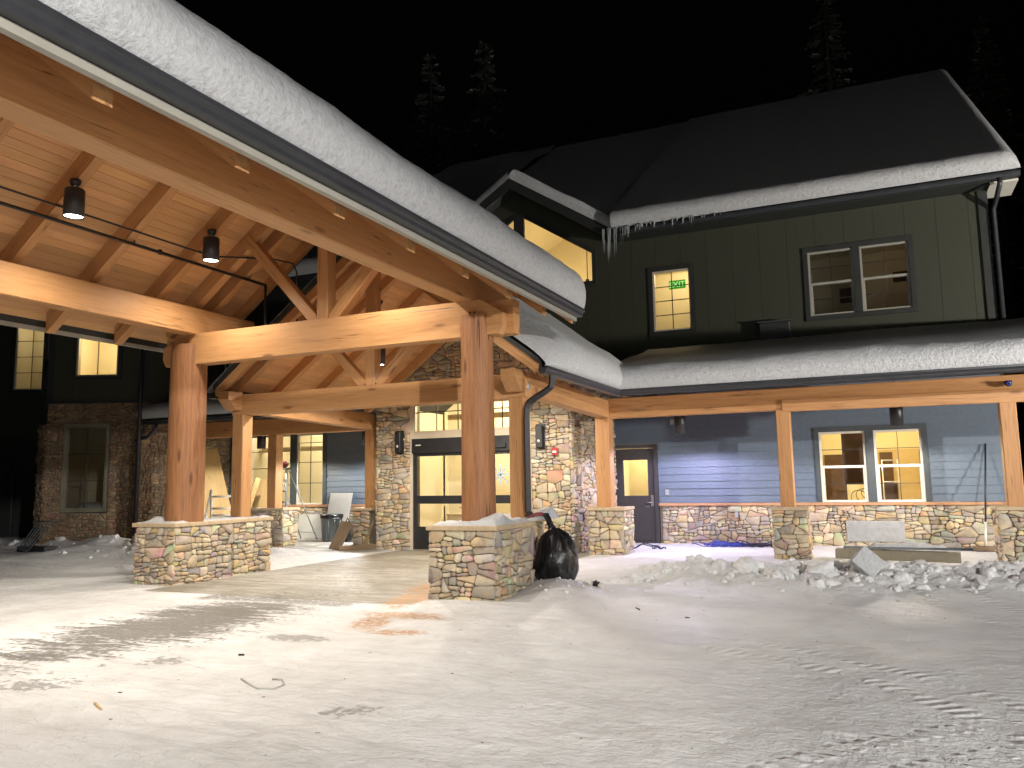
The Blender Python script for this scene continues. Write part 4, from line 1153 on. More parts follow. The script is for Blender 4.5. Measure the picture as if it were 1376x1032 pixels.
mb = MB(); mb.box((-17.9, 2.55, -1.4), (-14.0, 2.68, -1.2)); mb.build('interior_beam', PALEW, LO, FW)
# --- upper wall
h_up = [(-4.72, -3.80, 5.04, 6.53), (-1.14, 0.91, 5.06, 6.53), (-10.5, -6.25, 6.5, 7.62)]
panel_siding(LO, FW, -15.6, 2.40, 4.2, 7.62, h_up, GREEN)
mb = MB(); mb.box((2.28, 4.2, .03), (2.46, 7.55, .052)); mb.box((2.42, -.1, -.3), (2.46, 7.5, .03)); mb.build('corner_trim', TRIM, LO, FW)
w = window(LO, FW, -4.72, -3.80, 5.04, 6.53, 2, 4, tw=.105, sash=TAN, mun=.02)
room(LO, FW, -5.3, -3.2, 4.4, 6.9, 1.7, lamp=60, color=(1, .80, .46))
mb = MB(); mb.box((-1.24, 6.53, -.05), (1.01, 6.64, .05)); mb.box((-1.24, 4.96, -.05), (1.01, 5.06, .055)); mb.box((-1.24, 5.06, -.05), (-1.14, 6.53, .047)); mb.box((.91, 5.06, -.05), (1.01, 6.53, .047)); mb.box((-.20, 5.06, -.05), (-.06, 6.53, .044)); mb.build('window_trim', TRIM, LO, FW)
for a, b in ((-1.14, -.20), (-.06, .91)): window(LO, FW, a, b, 5.06, 6.53, 2, 2, trims=(0, 0, 0, 0), hung=True, mun=.012, sash=DIMV)
room(LO, FW, -1.5, -.13, 4.5, 6.9, 2.0, lamp=.22, color=(1, .75, .5))
room(LO, FW, -.12, 1.5, 4.5, 6.9, 2.0, lamp=1.5, color=(1, .66, .36))
mb = MB(); mb.box((.62, 6.0, -1.6), (.95, 6.2, -1.4)); mb.build('wall_shelf', DARKW, LO, FW)
mb = MB(); mb.box((-.55, 5.6, -1.5), (-.2, 5.9, -1.2)); mb.build('dark_cabinet', DARKW, LO, FW)
# --- cross gable wall with raked window
GX, SL = -8.25, 0.645
gp = lambda x: 9.20-SL*abs(x-GX)
wq = [(-8.10, 6.5), (-6.25, 6.5), (-6.25, gp(-6.25)-.70), (-8.10, gp(-8.10)-.70)]
wt = [(-10.3, 6.5), (-8.40, 6.5), (-8.40, gp(-8.40)-.70), (-10.3, gp(-10.3)-.70)]
mb = MB()
def pz_(pts): mb.prism(pts, 0.001, .02, plane='xy')
pz_([(-6.25, wq[2][1]), (-6.25, gp(-6.25)), (-8.10, gp(-8.1)), (-8.10, wq[3][1])])
pz_([(-8.10, 6.5), (-8.10, gp(-8.1)), (GX, gp(GX)), (-8.40, gp(-8.4)), (-8.40, 6.5)])
pz_([(-8.40, wt[2][1]), (-8.40, gp(-8.4)), (-10.3, gp(-10.3)), (-10.3, wt[3][1])])
pz_([(-6.25, 7.62), (-5.80, 7.62), (-6.25, gp(-6.25))])
pz_([(-10.5, 6.5), (-10.3, 6.5), (-10.3, gp(-10.3)), (-10.5, gp(-10.5))])
pz_([(-10.7, 7.62), (-10.5, 7.62), (-10.5, gp(-10.5))])
mb.build('gable_wall', GREEN, LO, FW)
def bar2(mb, a, b, t, w0, w1):
    a = V((a[0], a[1], 0)); b = V((b[0], b[1], 0)); d = (b-a).normalized(); n_ = V((-d.y, d.x, 0))*t
    mb.prism([(a.x, a.y), (b.x, b.y), (b.x+n_.x, b.y+n_.y), (a.x+n_.x, a.y+n_.y)], w0, w1, plane='xy')
mb = MB()
bar2(mb, wq[2], wq[3], -.11, .021, .058); bar2(mb, (-6.25, 6.4), (-6.25, wq[2][1]+.10), -.11, .021, .056); bar2(mb, (-10.3, 6.5), (-6.25, 6.5), -.11, .021, .054)
bar2(mb, (-8.11, 6.5), (-8.11, gp(-8.1)-.60), .28, .021, .062); bar2(mb, wt[3], wt[2], .11, .021, .058)
tw_ = mb.build('gable_window', TRIM, LO, FW)
g = MB(); g.add([(p[0], p[1], .012) for p in wq], [(0, 1, 2, 3)]); g.add([(p[0], p[1], .012) for p in wt], [(0, 1, 2, 3)]); g.build('pane', GLASS, tw_, FW)
# vaulted room behind it
mb = MB(); zc_ = lambda x: gp(x)-.25; a_, b_ = -.05, -3.6; xs_ = (-10.55, GX, -5.95)
mb.add([(xs_[0], 4.4, b_), (xs_[2], 4.4, b_), (xs_[2], zc_(xs_[2]), b_), (GX, zc_(GX), b_), (xs_[0], zc_(xs_[0]), b_)], [(0, 1, 2, 3, 4)])
mb.quad((xs_[0], 4.4, a_), (xs_[0], 4.4, b_), (xs_[0], zc_(xs_[0]), b_), (xs_[0], zc_(xs_[0]), a_))
mb.quad((xs_[2], 4.4, b_), (xs_[2], 4.4, a_), (xs_[2], zc_(xs_[2]), a_), (xs_[2], zc_(xs_[2]), b_))
for p, q in ((xs_[0], GX), (GX, xs_[2])): mb.quad((p, zc_(p), b_), (q, zc_(q), b_), (q, zc_(q), a_), (p, zc_(p), a_))
mb.quad((xs_[0], 4.4, a_), (xs_[2], 4.4, a_), (xs_[2], 4.4, b_), (xs_[0], 4.4, b_), 1)
mb.build('interior_room', [WALLP, FLOORW], LO, FW, fix=False)
d = bpy.data.lights.new('room_lamp', 'POINT'); d.energy = 150; d.color = (1, .76, .40); d.shadow_soft_size = .2
put(bpy.data.objects.new('room_lamp', d), FW @ Matrix.Translation((-7.6, 6.3, -1.9)), LO)
mb = MB(); mb.lathe([(.001, .05), (.05, .05), (.05, .0), (.16, -.05), (.16, -.09), (.001, -.09)], (0, 0, 0), 20); mb.tube([(0, 0, .05), (0, 0, .9)], .012, 6)
mb.build('ceiling_lamp', BLACK, LO, Matrix.Translation((-6.95, 20.6, 6.95)))

# --- exit sign behind the small upper window
ex = thing('exit_sign', 'green lit exit sign seen through the small upper window', 'exit sign', (-4.2, 19.4, 6.2))
Me = FW @ Matrix.Translation((-4.19, 6.13, -.3))
mb = MB(); mb.box((-.2, 0, -.03), (.2, .21, 0)); mb.build('sign_box', EXITG, ex, Me)
def text_mesh(name, body, size, M, mat, parent, ext=.004):
    cu = bpy.data.curves.new(name, 'FONT'); cu.body = body; cu.size = size; cu.align_x = 'CENTER'; cu.extrude = ext
    to = bpy.data.objects.new(name+'_tmp', cu); COL.objects.link(to)
    dg = bpy.context.evaluated_depsgraph_get(); me = bpy.data.meshes.new_from_object(to.evaluated_get(dg))
    bpy.data.objects.remove(to); me.materials.clear(); me.materials.append(mat)
    o = bpy.data.objects.new(name, me); put(o, M, parent); return o
text_mesh('letters', 'EXIT', .19, Me @ Matrix.Translation((0, .04, .006)), EXITL, ex)

# --- roofs
def yz_slab(name, x0, x1, poly, mat, parent):
    mb = MB(); mb.prism(poly, x0, x1, plane='yz'); return mb.build(name, mat, parent)
zr = lambda y: 7.52+.65*(y-18.35)
for xa_, xb_ in ((-15.9, -10.95), (-5.55, 2.95)): yz_slab('roof', xa_, xb_, [(18.36, zr(18.36)), (28.8, zr(28.8)), (38, zr(28.8)-6), (38, zr(28.8)-6.1), (28.8, zr(28.8)-.1), (18.36, zr(18.36)-.1)], ROOF, LO)
yz_slab('roof', -10.94, -5.56, [(22.7, zr(22.7)), (28.8, zr(28.8)), (38, zr(28.8)-6), (38, zr(28.8)-6.1), (28.8, zr(28.8)-.1), (22.7, zr(22.7)-.1)], ROOF, LO)
mb = MB(); mb.box((2.42, 18.95, -.1), (2.46, 36, 7.8)); mb.prism([(18.95, 7.8), (36, 7.8), (28.8, zr(28.8)-.1)], 2.40, 2.46, plane='yz'); mb.build('end_wall', GREEN, LO)
for a, b in ((-5.62, 2.95), (-15.9, -10.9)): mb = MB(); mb.box((a, 18.40, 7.40), (b, 18.95, 7.44)); mb.build('soffit', TRIM, LO)
mb = MB(); mb.box((2.47, 18.42, 7.36), (2.96, 19.4, 7.398)); mb.build('soffit_return', VINYL, LO)
for a, b in ((-5.62, 2.96), (-15.9, -10.9)): mb = MB(); mb.box((a, 18.36, 7.40), (b, 18.398, 7.56)); mb.build('fascia', TRIM, LO)
profile('gutter', GUT, (-5.55, 18.357, 7.41), (2.98, 18.357, 7.41), (0, -1, 0), (0, 0, 1), LO, GUTTER)
profile('gutter', GUT, (-15.95, 18.357, 7.41), (-10.9, 18.357, 7.41), (0, -1, 0), (0, 0, 1), LO, GUTTER)
mb = MB(); mb.tube([(2.62, 18.3, 7.42), (2.62, 18.3, 7.3), (2.58, 18.6, 7.1), (2.54, 18.86, 6.95), (2.54, 18.86, 4.5)], .05, 8); mb.build('downspout', GUTTER, LO)
grt = lambda x: 9.33-SL*abs(x-GX)
for s in (-1, 1):
    xe = GX+s*2.68
    xprism('rake_trim', [(GX, grt(GX)), (xe, grt(xe)), (xe, grt(xe)-.27), (GX, grt(GX)-.27)], 18.33, 18.375, LO, TRIM, (s, -SL))
    xprism('roof', [(GX, grt(GX)), (xe, grt(xe)), (xe, grt(xe)-.1), (GX, grt(GX)-.1)], 18.376, 22.5, LO, ROOF, (s, -SL))
UM, NM = V((0, .8385, .545)), V((0, -.545, .8385))
snow_sheet('roof_snow', 'pale snow edge along the long upper eave above the upper windows', (-5.5, 18.24, 7.55), (2.99, 18.24, 7.55), UM, NM, 12.6, 0.36, (0, 1), 11.0, bulge=.05, r=.24, re=.3, step=.14, amp=.015)
snow_sheet('roof_snow', 'rounded snow edge of the upper eave seen through the canopy truss', (-15.95, 18.24, 7.55), (-10.8, 18.24, 7.55), UM, NM, 12.6, 0.40, (1, 0), 12.0, bulge=.06, r=.3, re=.5, step=.2)
for s in (-1, 1):
    a, b = (GX+s*2.78, 18.30, grt(GX+2.78)+.0), (GX+s*2.78, 22.3, grt(GX+2.78)+.0)
    snow_sheet('roof_snow', 'snow on the %s slope of the small cross gable with the raked window' % ('right' if s > 0 else 'left'), a if s > 0 else a, b, V((-s*.84, 0, .542)), V((s*.542, 0, .84)), 3.34, 0.30, (1, 0), 13.0+s, bulge=.04, r=.3, re=.22, step=.15)
# the roof field round the cross gable, down to its valleys
vy = lambda x: 18.35+max(0, (grt(x)-7.52))/.65-.15
for xs0, xs1, lab in ((-5.40, GX, 'dim snow field of the upper roof right of the cross gable ridge'), (-10.9, GX, 'dim snow field of the upper roof left of the cross gable ridge')):
    P = []
    for i in range(13):
        x = xs0+(xs1-xs0)*i/12; row = []
        for j in range(26):
            y = vy(x)+(28.9-vy(x))*j/25; row.append((x, y, zr(y)+.40+.02*fbm(x*.6, y*.6, 4)))
        P.append(row)
    mb = MB(); mb.grid(P); tag(mb.build('roof_snow', SNOW), lab, 'snow', None, 'stuff')
# icicles below the valley
ri = random.Random(21); icm = []
for k in range(6):
    mb = MB(); L = 1.0; n = 9
    mb.tube([(0.012*noise.noise(V((i*.6, k, 0))), 0.012*noise.noise(V((i*.6, k, 5))), -L*i/n) for i in range(n+1)], [max(.0015, .026*(1-i/n)**.8*(1+.25*noise.noise(V((i*1.7, k, 2))))) for i in range(n+1)], 7)
    o = mb.build('icicle', ICE); icm.append(o.data); bpy.data.objects.remove(o)
for k in range(64):
    q = ri.random()**1.7; x = -5.72+q*3.0
    L = (0.55*math.exp(-((x+5.55)/.30)**2)+.18+.12*ri.random()) if x < -4.9 else .08+.16*ri.random()
    L *= ri.uniform(.55, 1.1)
    o = bpy.data.objects.new('icicle', ri.choice(icm)); w_ = ri.uniform(.45, .9)
    M = Matrix.Translation((x, 18.20+ri.uniform(-.02, .03), 7.56)) @ Matrix.Rotation(ri.uniform(0, 6), 4, 'Z') @ Matrix.Diagonal((w_, w_, L, 1))
    put(o, M); tag(o, 'thin clear icicle hanging from the upper eave beside the roof valley', 'icicle', 'icicles at the roof valley')
# unit on the porch roof
hv = thing('outdoor_unit', 'dark boxy air unit standing on the porch roof against the green wall', 'air unit', (-1.9, 18.6, 4.3))
mb = MB(); mb.box((-2.25, 18.70, 4.36), (-1.58, 18.90, 4.98)); o = mb.build('housing', TRIM, hv); bv = o.modifiers.new('b', 'BEVEL'); bv.width = .02
mb = MB()
for k in range(11): mb.box((-2.2, 18.690, 4.46+k*.042), (-1.63, 18.699, 4.475+k*.042))
mb.build('grille', GUTTER, hv)
mb = MB(); mb.box((-2.28, 18.68, 4.981), (-1.55, 18.91, 5.01)); mb.build('lid', SLATE, hv)
mb = MB()
for x in (-2.15, -1.72): mb.box((x, 18.72, 4.1), (x+.05, 18.88, 4.359))
mb.build('foot', GUTTER, hv)

# =================================================================== RIGHT AND LEFT PORCHES
zp = lambda y: 3.19+.236*(y-14.55)
def porch(label, cat, x0, x1, s):
    t = thing('side_porch', label, cat, ((x0+x1)/2, 16, 0))
    yz_slab('roof', x0, x1, [(14.55, zp(14.55)), (18.93, zp(18.93)), (18.93, zp(18.93)-.06), (14.55, zp(14.55)-.06)], ROOF, t)
    mb = MB(); n = int((18.9-14.6)/.135)
    for k in range(n):
        y = 14.6+k*.135; mb.add([(x0+.02, y, zp(y)-.066), (x1-.02, y, zp(y)-.066), (x1-.02, y+.129, zp(y+.129)-.066), (x0+.02, y+.129, zp(y+.129)-.066)], [(0, 1, 2, 3)])
    mb.build('ceiling_boards', TIMBER, t)
    x = x0+.5
    while x < x1-.3:
        p0, p1 = V((x, 16.2, zp(16.2)-.16)), V((x, 18.9, zp(18.9)-.16))
        beam('rafter', p0, p1, .09, .17, t); x += 1.2
    mb = MB(); mb.box((x0, 14.525, 3.05), (x1, 14.549, 3.24)); mb.build('fascia', TRIM, t)
    profile('gutter', GUT, (x0, 14.522, 3.06), (x1, 14.522, 3.06), (0, -1, 0), (0, 0, 1), t, GUTTER)
    return t
RP = porch('right side porch with timber posts, long beam and snowy shed roof', 'porch', -4.32, 3.6, 1)
beam('porch_beam', (-5.02, 16.05, 2.965), (3.5, 16.05, 2.965), .26, .41, RP)
beam('porch_beam', (-1.57, 15.90, 2.835), (3.45, 15.90, 2.80), .035, .23, RP)
for x, zt_ in ((-1.57, 2.757), (2.09, 2.757)): beam('timber_post', (x, 16.03, ZC), (x, 16.03, zt_), .25, .27, RP, TIMBER, upv=(0, 1, 0))
snow_sheet('roof_snow', 'thick snow on the right porch roof below the green wall', (-4.75, 14.42, 3.165), (3.65, 14.42, 3.165), V((0, .973, .23)), V((0, -.23, .973)), 4.62, 0.40, (0, 1), 15.0, bulge=.06, r=.36, re=.4, step=.1, amp=.05)
LP = porch('left side porch with ladder, boards and bin under its snowy shed roof', 'porch', -17.0, -10.86, -1)
beam('porch_beam', (-17.2, 16.05, 2.965), (-10.9, 16.05, 2.965), .26, .40, LP)
beam('timber_post', (-13.82, 16.05, ZC), (-13.82, 16.05, 2.76), .27, .27, LP, TIMBER, upv=(0, 1, 0))
snow_sheet('roof_snow', 'snow on the left porch roof behind the left log post', (-17.1, 14.40, 3.20), (-11.0, 14.40, 3.20), V((0, .973, .23)), V((0, -.23, .973)), 4.62, 0.36, (1, 0), 16.0, step=.2)
mb = MB(); mb.tube([(-16.2, 14.45, 3.06), (-16.2, 14.45, 2.98), (-16.25, 14.42, 2.86), (-16.45, 14.4, 2.74), (-16.9, 14.38, 2.66)], .05, 8); mb.build('downspout', GUTTER, LP)
GP = 'pendant lamps on the porches'
pendant('black cylinder pendant with bluish light near the dark side door', -3.81, 17.2, 2.45, zp(17.2)-.08, energy=480, color=(.70, .66, 1.0), lens=LENSB, group=GP, spot=164, blend=.22)
pendant('black cylinder pendant in front of the right porch windows', .40, 17.2, 2.44, zp(17.2)-.08, energy=300, color=(1, .93, .84), group=GP, spot=164, blend=.22)
pendant('black cylinder pendant on the left porch beside the stone entry wall', -11.88, 17.2, 2.52, zp(17.2)-.08, energy=620, color=(.96, .97, 1), group=GP, spot=164, blend=.22)
pendant('black cylinder pendant on the left porch between the timber posts', -15.3, 17.2, 2.5, zp(17.2)-.08, energy=300, color=(1, .92, .76), group=GP, spot=164, blend=.22)
def camdot(label, p):
    t = thing('security_camera', label, 'camera', p); p = V(p)
    mb = MB(); mb.lathe([(.001, 0), (.06, 0), (.06, -.04), (.045, -.085), (.001, -.1)], p, 16); mb.build('housing', BLACK, t)
    mb = MB(); 
    for k in range(8): a = k*.785; mb.box((p.x-.004+.03*math.cos(a), p.y-.066, p.z-.054+.03*math.sin(a)), (p.x+.004+.03*math.cos(a), p.y-.061, p.z-.046+.03*math.sin(a)))
    mb.build('status_light', BLUELED, t)
camdot('small dome camera with blue light above the last right porch post', (2.12, 15.84, 3.06))
camdot('small dome camera with blue light on the stone behind the left log post', (-16.35, 15.2, 2.62))

# =================================================================== LEFT BAY WING
BW = thing('bay_wing', 'dark stone and green angled bay wing at the left edge', 'building', (-17.5, 14.4, 0))
A1 = V((-18.84, 13.47, 0)); A2 = V((-16.71, 14.43, 0)); ang = math.degrees(math.atan2(A2.y-A1.y, A2.x-A1.x)); L1 = (A2-A1).length
F1 = frame(A1, ang); F2 = frame(A2, ang+42)
ZS = 3.62
wlo = (.50, 1.52, .98, 3.05); wup = (.66, 1.72, 4.30, 5.9)
def regions(u0, u1, v0, v1, h): return [[(h[0]-0, v0), (h[1], v0), (h[1], h[2]), (h[0], h[2])], [(u0, v0), (h[0], v0), (h[0], v1), (u0, v1)], [(h[1], v0), (u1, v0), (u1, v1), (h[1], v1)], [(h[0], h[3]), (h[1], h[3]), (h[1], v1), (h[0], v1)]]
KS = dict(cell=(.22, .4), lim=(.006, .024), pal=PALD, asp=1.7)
hl = (wlo[0]-.07, wlo[1]+.07, wlo[2]-.08, wlo[3]+.07)
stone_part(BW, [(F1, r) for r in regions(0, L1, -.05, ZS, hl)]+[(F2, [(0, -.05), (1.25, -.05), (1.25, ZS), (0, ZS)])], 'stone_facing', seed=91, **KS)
F3 = frame((-18.12, 16.2, 0), 90)
E2 = F2 @ V((1.25, 0, 0))
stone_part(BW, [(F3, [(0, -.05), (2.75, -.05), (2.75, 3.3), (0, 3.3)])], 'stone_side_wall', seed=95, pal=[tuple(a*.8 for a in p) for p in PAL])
mb = MB()
for (a, b, c, d) in rects_minus(0, L1, -.1, ZS, [hl]): mb.box((a, c, -.12), (b, d, 0))
mb.build('wall_core', MORTAR, BW, F1)
mb = MB(); mb.box((0, -.1, -.12), (1.25, 8, 0)); mb.build('wall_core', GREEN, BW, F2)
mb = MB(); mb.box((0, -.1, -.12), (2.75, 8, 0)); mb.build('wall_core', GREEN, BW, F3)
mb = MB(); q1 = F2.inverted() @ V((-18.12, 16.2, 0)); p0 = E2; p1 = V((-18.12, 16.2, 0))
mb.add([p0, p1, p1+V((0, 0, 8)), p0+V((0, 0, 8))], [(0, 1, 2, 3)]); mb.build('return_wall', GREEN, BW)
window(BW, F1, *wlo, cols=2, rows=3, trim=DIMTAN, sash=DIMTAN, tw=.06, glass=GLASSD, munmat=TRIM)
room(BW, F1, .2, 1.9, .1, 3.3, 1.6, lamp=.25, color=(.8, .9, 1))
mb = MB(); mb.lathe([(.001, .16), (.3, .13), (.42, .04), (.40, 0), (.001, 0)], (0, 0, 0), 24); o = mb.build('basin', VINYL, None, F1 @ Matrix.Translation((.98, 1.0, -.5)) @ Matrix.Rotation(rad(-90), 4, 'X')); tag(o, 'pale round basin on the sill inside the dark bay window', 'basin')
panel_siding(BW, F1, 0, L1, ZS+.02, 8.0, [wup], GREEN, wid=.6)
panel_siding(BW, F2, 0, 1.25, ZS+.02, 8.0, [], GREEN, wid=.6)
window(BW, F1, *wup, cols=2, rows=2, trim=TRIM, sash=TAN, tw=.10, munmat=TRIM, rowpos=[5.35])
room(BW, F1, .1, 2.1, 3.9, 6.6, 1.9, lamp=70, color=(1, .80, .46), lpos=(1.2, 5.4, -.9))
mb = MB(); mb.box((-.02, ZS, -.02), (L1+.02, ZS+.06, .05)); mb.box((L1-.10, ZS+.06, .0), (L1+.04, 8, .04)); mb.box((-.04, ZS+.06, 0), (.10, 8, .04)); mb.build('corner_trim', TRIM, BW, F1)
mb = MB(); mb.box((-.02, ZS, -.02), (1.25, ZS+.06, .048)); mb.box((.02, ZS+.06, 0), (.14, 8, .036)); mb.build('corner_trim', TRIM, BW, F2)
mb = MB(); q = F1 @ V((L1+.02, 0, .12)); mb.tube([(q.x, q.y, 7.5), (q.x, q.y, .1)], .05, 8); mb.build('downspout', BLACK, BW)
# recessed dark wall farther left
FL = frame((-18.84, 13.47, 0), 180+ang-35)
F0 = frame(A1-V((math.cos(rad(ang-45)), math.sin(rad(ang-45)), 0))*.62, ang-45)
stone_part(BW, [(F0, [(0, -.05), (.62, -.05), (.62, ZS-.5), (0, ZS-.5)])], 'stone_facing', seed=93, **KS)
mb = MB(); mb.box((0, -.1, -.1), (.62, 3.9, 0)); mb.build('wall_core', TRIM, BW, F0)
mb = MB(); mb.box((.0, 3.9, -.05), (.16, 8, .02)); mb.box((.46, 3.9, -.05), (.62, 8, .02)); mb.box((.16, 3.9, -.08), (.46, 4.05, .0)); mb.build('corner_trim', TRIM, BW, F0)
# balcony door strip between the trims
mb = MB(); mb.tube([(.16, 4.75, .01), (.46, 4.75, .01)], .02, 6)
for k in range(4): mb.tube([(.19+k*.08, 4.06, .01), (.19+k*.08, 4.74, .01)], .012, 6)
mb.build('balcony_rail', BLACK, BW, F0)
g = MB(); g.quad((.16, 4.05, -.06), (.46, 4.05, -.06), (.46, 8, -.06), (.16, 8, -.06)); g.build('side_glass', GLASSD, BW, F0)
mb = MB(); mb.box((.16, 4.05, -.75), (.46, 6.6, -.7)); mb.build('interior_wall', WALLP, BW, F0)
FZ = frame((-30.0, 14.95, 0), ang)
wz = (4.95, 6.05, 4.72, 6.9)
panel_siding(BW, FZ, 0, 9.6, 3.2, 9, [wz], GREEN, wid=.6)
panel_siding(BW, FZ, 0, 9.6, -.1, 3.2, [(3.9, 5.2, -.1, 2.6)], TRIM, wid=.6)
window(BW, FZ, *wz, cols=2, rows=4, trim=TRIM, sash=VINYL, tw=.12, munmat=TRIM)
room(BW, FZ, 4.5, 6.6, 4.2, 7.4, 1.6, lamp=34, color=(1, .84, .55))
mb = MB(); mb.box((3.9, 0, -.06), (5.2, 2.6, -.04)); dd = mb.build('patio_door', TRIM, BW, FZ)
mb = MB(); mb.tube([(4.0, .05, 0), (4.0, 2.0, 0), (4.2, 2.35, 0), (4.55, 2.5, 0), (4.9, 2.35, 0), (5.1, 2.0, 0), (5.1, .05, 0)], .035, 8); mb.build('arch_trim', SLATE, dd, FZ)
# white balustrade glimpsed past the log post
br = thing('balcony_railing', 'white balustrade glimpsed beside the left log post above the entry roof', 'railing', (-18.5, 18.6, 4.7))
mb = MB(); mb.box((-19.6, 18.58, 5.62), (-17.6, 18.64, 5.68)); mb.box((-19.6, 18.58, 4.72), (-17.6, 18.64, 4.77)); mb.build('rail', TRIM, br)
for k in range(12):
    mb = MB(); mb.box((-19.4+k*.15, 18.595, 4.771), (-19.35+k*.15, 18.625, 5.619)); mb.build('baluster', VINYL, br)
mb = MB(); mb.box((-19.8, 18.95, 4), (-15.6, 19.05, 8)); mb.box((-19.8, 18.45, 4.5), (-17.3, 18.95, 4.72)); mb.build('balcony_wall', TRIM, br)

# =================================================================== LOOSE THINGS
# black bag with its neck hooked over the cap
bg = thing('garbage_bag', 'full black plastic bag slumped against the right pedestals, neck over the cap', 'bag', (-4.33, 11.0, 0))
rows, cols_ = 60, 96; P = []
for i in range(rows+1):
    v = i/rows; z = v*.80
    rr = .335*math.sin(math.pi*min(1, .16+.80*v**.85))**.62
    if v > .86: rr *= 1-.62*((v-.86)/.14)**1.3
    row = []
    for k in range(cols_+1):
        t = 2*math.pi*(k % cols_)/cols_; c_, s_ = math.cos(t), math.sin(t)
        n1 = noise.noise(V((c_*1.6, s_*1.6, z*3.2))); n2 = 1-abs(noise.noise(V((c_*3.4+4, s_*3.4, z*6.5))))*2; n3 = 1-abs(noise.noise(V((c_*6+9, s_*6, z*4+2))))*2
        f_ = noise.noise(V((c_*2.3, s_*2.3, z*.7+5)))+.6*noise.noise(V((c_*5.5, s_*5.5, z*1.1)))
        r = rr*(1+.16*n1+.045*n2*(1-v)+(.05+.22*max(0, v-.45))*f_)
        row.append((r*c_*.95, r*s_*1.0, z+.03*n1-.0*v))
    P.append(row)
mb = MB(); mb.grid(P); mb.build('bag_body', BAGM, bg, Matrix.Translation((-4.31, 11.0, .02)))
P = []
for i in range(22):
    q = i/21; p = V((-4.33-.02*q, 10.98-.03*q, .76)).lerp(V((-4.47, 11.0, 1.03)), q); p.z += .05*math.sin(q*3.1)
    w_ = .085*(1-.25*math.sin(q*3.1)); row = []
    for k in range(21):
        t = 2*math.pi*(k % 20)/20; rr_ = w_*(1+.25*math.sin(t*5+q*3))
        row.append((p.x+rr_*math.cos(t)*.55, p.y+rr_*math.sin(t), p.z))
    P.append(row)
mb = MB(); mb.grid(P); mb.build('bag_neck', BAGM, bg)
mb = MB(); mb.tube([(-4.45, 10.86, 1.02), (-4.52, 10.80, 1.03), (-4.60, 10.70, .99)], [.03, .02, .012], 8); mb.build('drawstring', CLOTHR, bg)
# grey bin
bn = thing('trash_bin', 'grey plastic trash bin on the left porch in front of the white boards', 'bin', (-13.32, 17.72, 0))
Mb = Matrix.Translation((-13.32, 17.72, .01))
mb = MB(); mb.lathe([(.001, .0), (.22, .0), (.235, .03), (.275, .62), (.30, .63), (.30, .70), (.28, .70), (.265, .62), (.22, .05), (.001, .04)], n=40); mb.build('bin_body', GREYP, bn, Mb)
mb = MB()
for k in range(10):
    a = k*.6283; mb.tube([(.237*math.cos(a), .237*math.sin(a), .05), (.274*math.cos(a), .274*math.sin(a), .6)], .010, 6)
mb.build('rib', GREYP, bn, Mb)
for a in (-.6, 2.54):
    mb = MB(); c = V((.30*math.cos(a), .30*math.sin(a), .60)); d = V((-math.sin(a), math.cos(a), 0)); o_ = V((math.cos(a), math.sin(a), 0))
    mb.tube([c-d*.09, c-d*.09+o_*.05, c+d*.09+o_*.05, c+d*.09], .014, 8); mb.build('handle', GREYP, bn, Mb)
mb = MB(); mb.lathe([(.29, .705), (.306, .70), (.305, .62), (.296, .60)], n=40); mb.build('liner', BAGM, bn, Mb)
# white boards
def board(label, x0, x1, y, h, lean, name='drywall_board', mat=WHITEB, th=.015):
    mb = MB(); mb.box((0, 0, 0), (x1-x0, th, h)); vein = mb
    o = mb.build(name, mat, None, Matrix.Translation((x0, y, .0)) @ Matrix.Rotation(-lean, 4, 'X')); return tag(o, label, 'board')
board('low white board leaning on the stone wall left of the grey bin', -15.25, -14.05, 18.62, .68, .22)
board('tall white board leaning on the stone wall behind the grey bin', -14.2, -13.45, 18.50, 1.30, .26)
# backpack
bp = thing('backpack', 'black backpack on the porch floor right of the white boards', 'backpack', (-12.8, 17.7, 0))
mb = MB(); P = []
for i in range(13):
    q = i/12; z = .02+q*.48; rr_ = .17*math.sin(math.pi*min(1, .2+.72*q))**.5; P.append([(rr_*math.cos(k/20*6.283)*1.05, rr_*.75*math.sin(k/20*6.283), z+.02*noise.noise(V((k*.5, q*3, 0)))) for k in range(21)])
mb.grid(P); mb.build('pack_body', BLACK, bp, Matrix.Translation((-12.78, 17.7, 0)))
mb = MB(); c = V((-12.78, 17.7, 0))
for dx in (-.08, .09): mb.tube([c+V((dx, -.12, .52)), c+V((dx*1.2, -.22, .42)), c+V((dx*1.3, -.2, .2)), c+V((dx, -.13, .1))], .022, 8)
mb.tube([c+V((-.06, -.02, .5)), c+V((0, -.02, .62)), c+V((.07, -.02, .5))], .016, 8)
mb.build('strap', BLACK, bp)
# scrap planks by the entry wall
def plank(label, p0, p1, w, t_, mat=SCRAP, upv=(0, 0, 1), name='wood_plank'):
    p0, p1 = V(p0), V(p1); x = (p1-p0); L = x.length; x.normalize(); y = V(upv).cross(x).normalized(); z = x.cross(y)
    mb = MB(); mb.box((0, -w/2, -t_/2), (L, w/2, t_/2)); return tag(mb.build(name, mat, None, axes(p0, x, y, z)), label, 'plank')
plank('wide dark plank leaning on the small pedestal beside the entry wall', (-11.42, 15.3, .02), (-11.33, 15.66, .62), .30, .04, upv=(0, 1, 0))
plank('weathered board lying on the floor at the foot of the stone pier', (-11.25, 15.25, .05), (-10.5, 15.62, .09), .05, .11)
plank('thin stick leaning at an angle on the stone pier', (-10.86, 15.58, .02), (-10.62, 15.70, .66), .05, .03)
